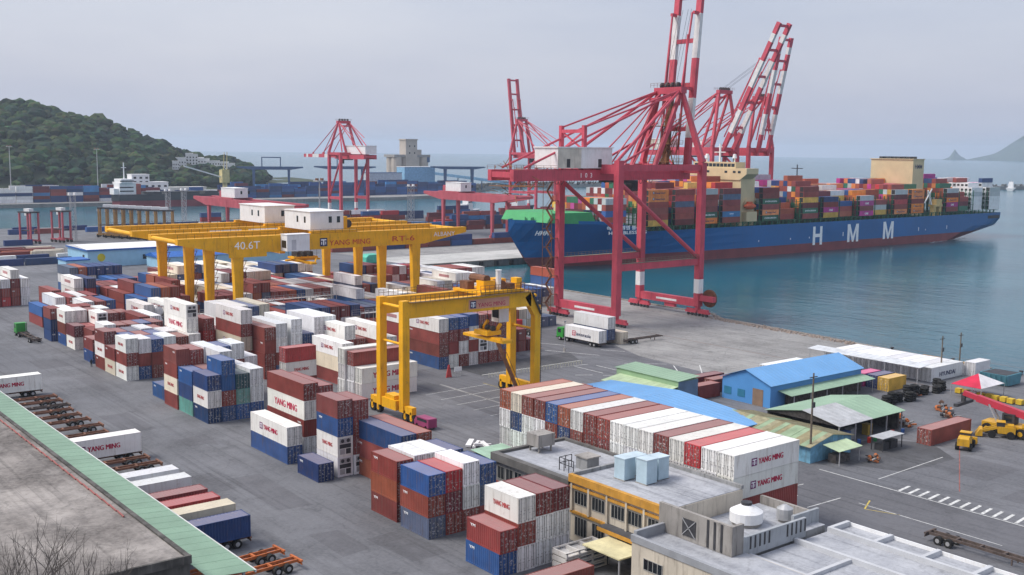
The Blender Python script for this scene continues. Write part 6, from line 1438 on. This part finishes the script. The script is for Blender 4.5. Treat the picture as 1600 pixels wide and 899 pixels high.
for x in (96, 110, 126): sbox(x, 530, 0, 12.19, r_.choice('BYN'), 'x')
# far terminal
for x in range(150, 330, 13):
    for y in (915, 935, 950):
        for k_ in range(r_.choice([4,5,5])): sbox(x, y, .5+k_*2.61, 12.19, 'w' if (200 < x < 232 and k_ != 2) else r_.choice('NBNbNKRNBwb'), 'x')
for x in range(335, 425, 13):
    for y in (925, 940):
        for k_ in range(r_.choice([2,3,4])): sbox(x, y, .5+k_*2.61, 12.19, r_.choice('NBRbNKwr'), 'x')
for x in range(420, 690, 13):
    for y in (915, 932, 950, 970):
        for k_ in range(r_.choice([3,4,4,5])): sbox(x, y+(x-420)*.06, .5+k_*2.61, 12.19, r_.choice('NBNBNBbNKN'), 'x')
tag(fm2.build('container_mass', attr_paint), 'the many remaining container stacks across yard, pier and far terminal', 'containers', kind='stuff')

# mint tarp load
mt = thing('tarpaulin_load', 'mint green tarpaulin covered load on the pier road', 'tarpaulin load', (227.5, 377, 0)); b = MB(); b.prism([(-4,.0),(4,0),(3.9,2.6),(2.5,3.6),(-2.8,3.5),(-3.9,2.5)], -3, 3, 'y'); b.build('tarpaulin', mat('tarp_mint', (.08,.45,.33), .5), mt, world=False); b = MB(); b.box(-4.2,-3.1,0,4.2,3.1,.35); b.build('pallet', dark_steel, mt, world=False)
# light blue long shed behind the wide gantries
lb_ = thing('long_shed', 'long light blue shed with white roof behind the yard', 'building', (170, 440, 0)); lbw = mat('shed_light_blue', (.32,.55,.72), .6, var=.06); bb = mat('shed_band_blue', (.02,.12,.42), .5)
b = MB(); b.box(129,420,0,214,445,6.2); b.build('wall', lbw, lb_); b = MB(); b.box(128.4,419.4,6.2,214.6,445.6,6.8); b.build('band', bb, lb_); b = MB(); b.prism([(419.4,6.8),(445.6,6.8),(432.5,7.6)], 128.4, 214.6, 'x'); b.build('roof', white_p, lb_)
b = MB(); b.tube((134,419.9,3.6),(134,419.98,3.6), 1.5, 20); b.build('round_sign', mat('sign_yellow', (.6,.5,.03), .6), lb_); b = MB(); b.box(128.9,424,1,128.99,426,4.5); b.build('door', dark_steel, lb_)
for i in range(8): b = MB(); b.box(150+i*7.6,419.93,2.2,153+i*7.6,419.99,4); b.build('window', glass, lb_)
l2 = thing('annex_shed', 'dark-roofed blue annex in front of the long light blue shed', 'building', (180, 412, 0)); b = MB(); b.box(150,404,0,205,416,4); b.build('wall', lbw, l2); b = MB(); b.prism([(403.4,4),(416.6,4),(410,5.6)], 149.4, 205.6, 'x'); b.build('roof', bb, l2)
bo_ = thing('booth', 'small light blue gatehouse with dark blue roof left of the long shed', 'booth', (119, 404, 0)); b = MB(); b.box(-4,-5,0,4,5,5); b.build('wall', lbw, bo_, world=False); b = MB(); b.box(-4.3,-5.3,5,4.3,5.3,5.4); b.build('roof', bb, bo_, world=False); b = MB(); b.box(-4.04,-2,1.5,-4.0,2,3); b.build('window', glass, bo_, world=False)
# straddle carriers
def straddle(x, y, rot, m, lab, h=14.5):
    t = thing('straddle_carrier', lab, 'straddle carrier', (x, y, 0), rot, 'straddle carriers')
    for sx in (-2.1,2.1):
        for sy in (-4,4): b = MB(); b.beam((sx,sy,1.2),(sx,sy,h), .7, .7); b.build('leg', m, t, world=False)
        b = MB(); b.beam((sx,-5.2,1.5),(sx,5.2,1.5), .6, .8); b.build('sill_beam', m, t, world=False)
        for sy in (-4.4,-1.6,1.6,4.4): w = MB(); w.tube((sx-.3,sy,.8),(sx+.3,sy,.8), .8, 12); w.build('wheel', rubber, t, world=False)
    b = MB(); b.box(-2.6,-4.6,h,2.6,4.6,h+.7); b.build('top_frame', dark_steel, t, world=False); b = MB(); b.box(-1.2,-2,h+.7,1.2,2,h+2); b.build('engine_house', white_p, t, world=False); b = MB(); b.box(1.6,4.2,h-1.6,2.9,5.6,h+.4); b.build('cab', white_p, t, world=False)
    b = MB(); b.box(-1.2,-4,6,1.2,4,6.4); b.build('spreader', dark_steel, t, world=False)
    return t
for i, (x, y) in enumerate(((139,538),(154,540))): straddle(x, y, R(20), pinkm, 'faded red straddle carrier, %s of the pair by the basin' % ('first' if i == 0 else 'second'))
for i in range(8): straddle(182+i*2.2, 558-i*5.2, R(60), mat('carrier_ochre', (.45,.25,.08), .6), 'ochre-legged straddle carrier in the parked row, %s from the water' % ORDR[i])
# lattice light towers
def tower(x, y, h, lab, w=2.2, z=0, lattice=True):
    t = thing('light_tower', lab, 'light tower', (x, y, z), 0, 'light towers')
    b = MB()
    if lattice:
        n_ = int(h/3)
        for sx in (-1,1):
            for sy in (-1,1): b.beam((sx*w/2,sy*w/2,0),(sx*w/2,sy*w/2,h), .22)
        for i in range(n_):
            z0_, z1_ = h*i/n_, h*(i+1)/n_
            for s in (-1,1): b.beam((-w/2,s*w/2,z0_),(w/2,s*w/2,z1_), .12); b.beam((s*w/2,-w/2,z0_),(s*w/2,w/2,z1_), .12); b.beam((-w/2,s*w/2,z1_),(w/2,s*w/2,z1_), .12)
        b.build('lattice', steel, t, world=False); b = MB(); b.box(-w*.8,-w*.8,h,w*.8,w*.8,h+.3)
    else: b.tube((0,0,0),(0,0,h), .5, 8, .3); b.build('mast', steel, t, world=False); b = MB(); b.box(-2.2,-2.2,h,2.2,2.2,h+.5)
    b.build('platform', steel, t, world=False)
    for s in (-1,1): b = MB(); b.box(s*w*.6-.5,-.9,h+.3,s*w*.6+.5,.9,h+1.5); b.build('floodlight', white_p if lattice else rust_m, t, world=False)
tower(160, 541, 22, 'lattice light tower between red carriers and ochre carriers'); tower(238, 622, 20, 'lattice light tower behind the yellow gantry beam tips'); tower(385, 588, 22, 'lattice light tower in the water gap right of the red crane', 3); tower(250, 640-12, 20, 'second lattice light tower behind the yellow gantry beam tips')
tower(272, 1110, 44, 'tall light mast with reddish head before the wooded hill', lattice=False, z=.5); tower(352, 1105, 42, 'tall pale light mast in front of the middle of the hill', lattice=False, z=.5); tower(255, 470, 30, 'slim mast rising beside the pink gantry house', lattice=False)
# cargo ship at the far quay
cs = thing('bulk_carrier', 'dark bulk carrier with red boot and white bridge at the far quay', 'ship', (335, 878, SEA_Z))
dh = mat('bulk_hull_dark', (.05,.055,.06), .6, var=.2, scale=.1); rh = mat('bulk_hull_red', (.22,.05,.06), .7, var=.2, scale=.1)
pl = [(-46,0),(-42,-7),(-34,-9),(52,-9),(62,-5),(68,0),(62,5),(52,9),(-34,9),(-42,7)]
b = MB(); b.prism([(335+x, 874+y) for x, y in pl], SEA_Z-1, 2.8); b.build('hull_bottom', rh, cs); b = MB(); b.prism([(335+x*1.01, 874+y*1.02) for x, y in pl], 2.8, 7.8); b.build('hull', dh, cs)
b = MB(); b.box(293,867,7.8,306,881,17); b.box(294,865.5,17,303,882.5,20); b.box(289,869,7.8,293,879,12.5); b.build('superstructure', white_p, cs)
for z in (10,13,18): b = MB(); b.box(293,866.9 if z < 17 else 865.4,z,304,866.98 if z < 17 else 865.48,z+.9); b.build('window_band', glass, cs)
b = MB(); b.box(306.5,870,7.8,311,878,16); b.build('funnel', mat('funnel_red', (.35,.08,.06), .6), cs); b = MB(); b.beam((299,874,20),(299,874,33), .7); b.beam((297,874,29),(301,874,29), .5); b.build('mast', white_p, cs)
for i in range(4): b = MB(); b.box(315+i*16,867,7.8,327+i*16,881,9.6); b.build('hatch', dh, cs)
cy_ = mat('deck_crane_cream', (.6,.5,.24), .5); b = MB(); b.tube((386,878,7.8),(386,878,18), 2, 10); b.box(382.5,875,16,389,881,27); b.build('deck_crane', cy_, cs); b = MB(); b.beam((386,878,20),(352,882,30), .9, 1.0); b.build('crane_jib', white_p, cs)
b = MB(); b.beam((385,878,27),(386,878,42), .4); b.beam((388,878,27),(388.5,878,42), .4); b.build('crane_mast', cy_, cs)
# far buildings
def block(x, y, w, d, h, m, lab, name='far_building', rot=0, wins=0, z=.5, roofm=None, cat='building'):
    t = thing(name, lab, cat, (x, y, z), rot); b = MB(); b.box(-w/2,-d/2,0,w/2,d/2,h); b.build('wall', m, t, world=False); b = MB(); b.box(-w/2-.3,-d/2-.3,h,w/2+.3,d/2+.3,h+.5); b.build('roof', roofm or m, t, world=False)
    for r in range(max(1, int(h//4)) if wins else 0):
        for i in range(wins): b = MB(); xx = -w/2+w*(i+.3)/wins; b.box(xx,-d/2-.05,1.2+r*3.8,xx+w/wins*.45,-d/2-.01,3+r*3.8); b.build('window', glass, t, world=False)
    return t
block(352, 985, 46, 14, 13, white_p, 'white three-storey office beside the dark bulk carrier', wins=8); block(350, 985, 16, 12, 20, white_p, 'white stair tower on the office by the bulk carrier', wins=3)
block(392, 1010, 60, 14, 7, mat('pale_shed', (.55,.55,.52), .7), 'long pale shed behind the bulk carrier deck crane')
silo_m = mat('silo_concrete', (.46,.41,.36), .9, var=.12, scale=.1, stain=(.3,.26,.22), samt=.4)
si = thing('grain_silo', 'grey concrete grain silo with tall head tower', 'silo', (716, 1100, .5))
for i in range(4): 
    for j in range(2): b = MB(); b.tube((-19+i*12.5,-5+j*11,0),(-19+i*12.5,-5+j*11,36), 6.3, 14); b.build('silo_cell', silo_m, si, world=False)
b = MB(); b.box(-10.5,-12,0,5.5,2,56); b.build('head_tower', silo_m, si, world=False); b = MB(); b.box(-11.2,-12.6,56,6.2,2.6,57.5); b.build('tower_cap', silo_m, si, world=False); b = MB(); b.box(-26,-11,36,25,12,39); b.build('gallery', mat('gallery_grey', (.3,.29,.28), .9), si, world=False); b = MB(); b.box(10,-4,39,17,4,45); b.build('elevator_head', silo_m, si, world=False)
for z in (48,40): 
    for x in (-6,1): b = MB(); b.box(x,-12.1,z,x+1.6,-12.02,z+2); b.build('window', glass, si, world=False)
b = MB(); b.box(20,-11.6,30,24,-11.3,36); b.build('chute', bluem, si, world=False)
block(668, 1010, 40, 16, 26, mat('far_light_blue', (.22,.42,.6), .6), 'light blue shed before the silo', roofm=white_p); block(618, 1000, 40, 16, 20, mat('far_white_blue', (.5,.55,.6), .6), 'pale shed beside the light blue shed by the silo', roofm=bluem)
cv = thing('conveyor', 'long light blue inclined conveyor running down from the silo', 'conveyor', (745, 1010, .5)); b = MB(); b.beam((-45,40,20),(40,-30,7), 3, 3.2); b.build('gallery', mat('far_light_blue', (.22,.42,.6)), cv, world=False)
for f in (.15,.4,.65,.9): b = MB(); p = Vector((-45,40,20)).lerp(Vector((40,-30,7)), f); b.beam((p.x,p.y,0),(p.x,p.y,p.z-1), .9); b.build('support', bluem, cv, world=False)
b = MB(); b.box(34,-36,0,46,-24,14); b.build('transfer_house', bluem, cv, world=False)
for i, (x, y, w, h, z) in enumerate(HOUSES): block(x, y, w, 9, h+2, white_p, 'white building on the hill shoulder, %s of the cluster' % ORDR[i], name='hill_building', rot=-YAW+.28, wins=4, z=z-2)
# breakwater with stones, small craft
bw_ = MB(); bp_ = [(700,960),(800,1070),(900,1120),(1060,1060),(1250,930),(1450,800),(1700,720)]
for a, c in zip(bp_, bp_[1:]): bw_.beam((*a,-.5),(*c,-.5), 16, 6)
tag(bw_.build('breakwater', concrete_g), kind='structure')
sm = MB()
for i in range(700):
    k_ = rnd.randrange(len(bp_)-1); t_ = rnd.random(); a, c = bp_[k_], bp_[k_+1]; x = a[0]+(c[0]-a[0])*t_+rnd.uniform(-8,8); y = a[1]+(c[1]-a[1])*t_+rnd.uniform(-8,8); s_ = rnd.uniform(1,2.6)
    sm.beam((x-s_,y,2+rnd.random()*2),(x+s_,y+rnd.uniform(-1,1),2+rnd.random()*3), s_*.6); sm.beam((x,y,1),(x+rnd.uniform(-1,1),y,2.6+s_), s_*.6)
tag(sm.build('armour_stones', mat('armour_stone', (.13,.13,.12), .95, var=.4, scale=.2)), 'dark concrete armour blocks along the breakwater', 'armour blocks', kind='stuff')
def boat(x, y, L_, lab, hc, rot=0, grp='small craft'):
    t = thing('small_boat', lab, 'boat', (x, y, SEA_Z), rot, grp); hm_ = mat('boat_hull_%s' % hc[0], hc[1], .5)
    b = MB(); w = L_*.14
    vs = []
    for z, f, q in ((-.4,.75,.5),(L_*.1,1,1)):
        for (u, v) in ((-.5,-1),(-.5,1),(.2,1),(.38,.7),(.5*f,0),(.38,-.7),(.2,-1)): vs.append((u*L_, v*w*q, z))
    b.add(vs, [tuple(range(6,-1,-1)), tuple(range(7,14))]+[(k_,(k_+1)%7,7+(k_+1)%7,7+k_) for k_ in range(7)]); b.build('hull', hm_, t, world=False)
    b = MB(); b.box(-L_*.3,-w*.6,L_*.1,L_*.02,w*.6,L_*.24); b.box(-L_*.2,-w*.5,L_*.24,-L_*.02,w*.5,L_*.31); b.build('deckhouse', white_p, t, world=False); b = MB(); b.box(-L_*.19,-w*.51,L_*.26,-L_*.01,w*.51,L_*.29); b.build('window_band', glass, t, world=False); b = MB(); b.beam((-L_*.1,0,L_*.31),(-L_*.1,0,L_*.55), .3); b.build('mast', steel, t, world=False)
boat(1400, 735, 34, 'blue-grey boat moored beyond the ship stern, nearest the ship', ('navy',(.06,.1,.2)), .3); boat(1470, 742, 40, 'white ferry-like boat at the far right beyond the stern', ('white',(.7,.7,.7)), .4); boat(1545, 748, 34, 'white and grey boat cut by the right edge', ('grey',(.4,.42,.45)), .3); boat(1330, 780, 26, 'dark low boat just behind the ship stern containers', ('dark',(.05,.06,.08)), .2)
boat(486, 662, 34, 'grey vessel with red funnel lying north of the pier', ('grey',(.4,.42,.45)), .5); boat(560, 690, 36, 'dark vessel lying beyond the pink gantry near the bow', ('dark',(.05,.06,.08)), .3)
# slope the photographer stands on, and its bare tree
hs_ = MB(); n_ = 28; vs = [(0,-6,43)]
for j in range(1, 7):
    r = j*11
    for i in range(n_): a = 2*math.pi*i/n_; vs.append((r*math.cos(a), -6+r*math.sin(a), max(-.5, 43-r*.72+1.2*mnoise.noise((r*.1, a*2, 0)))))
fs = [(0, 1+i, 1+(i+1)%n_) for i in range(n_)]
for j in range(5): fs += [(1+j*n_+i, 1+(j+1)*n_+i, 1+(j+1)*n_+(i+1)%n_, 1+j*n_+(i+1)%n_) for i in range(n_)]
hs_.add(vs, fs); hs_.smooth = True; tag(hs_.build('hillside', hill_m), kind='structure')
def bare_tree(x, y, z0, H, lab, seed, lean=(0,0)):
    r_ = random.Random(seed); t = thing('bare_tree', lab, 'tree', (x, y, z0), 0, 'bare trees'); bk = mat('bark_grey', (.10,.085,.08), .95)
    tr = MB(); br_ = MB(); ends = []
    top = Vector((lean[0], lean[1], H*.55)); tr.tube((0,0,0), top*.55, .16, 7, .12); tr.tube(top*.55, top, .12, 7, .08); tr.build('trunk', bk, t, world=False)
    def grow(p, d, L_, r, dep):
        if dep == 0 or r < .004: return
        q = p; dd = d.copy()
        for k_ in range(3):
            dd = (dd + Vector((r_.uniform(-.22,.22), r_.uniform(-.22,.22), r_.uniform(-.05,.2)))).normalized(); nq = q+dd*L_/3; br_.tube(q, nq, r*(1-k_*.2), 4, r*(1-(k_+1)*.2)); q = nq
            if k_ > 0 or dep < 4: grow(q, (dd+Vector((r_.uniform(-.9,.9), r_.uniform(-.9,.9), r_.uniform(-.2,.5)))).normalized(), L_*.62, r*.55, dep-1)
        grow(q, (dd+Vector((r_.uniform(-.4,.4), r_.uniform(-.4,.4), .2))).normalized(), L_*.72, r*.55, dep-1)
    for k_ in range(6): grow(top*(.55+.09*k_), Vector((r_.uniform(-1,1), r_.uniform(-1,1), 1.0)).normalized(), H*.26, .035, 4)
    br_.build('crown', bk, t, world=False)
for i, (px, py, D_, H, lab) in enumerate(((22,948,34,6,'bare leafless tree with fine twigs in the lower left corner'), (130,955,36,5.4,'thinner bare tree next to the corner tree'))):
    p = at_px(px, py, D_); bare_tree(p.x, p.y, p.z-H*.62, H, lab, 11+i)

# ---------------------------------------------------------------- haze
hz = MB(); hz.box(-14000,-14000,-9,14000,14000,165)
ho = hz.build('haze', []); ho.data.materials.clear()
m = bpy.data.materials.new('haze_air'); m.use_nodes = True; t = m.node_tree; t.nodes.clear()
o = t.nodes.new('ShaderNodeOutputMaterial'); v = t.nodes.new('ShaderNodeVolumePrincipled'); v.inputs['Color'].default_value = (.74,.84,.98,1); v.inputs['Density'].default_value = .00009; v.inputs['Anisotropy'].default_value = .2
t.links.new(v.outputs[0], o.inputs['Volume']); ho.data.materials.append(m)
tag(ho, kind='stuff')
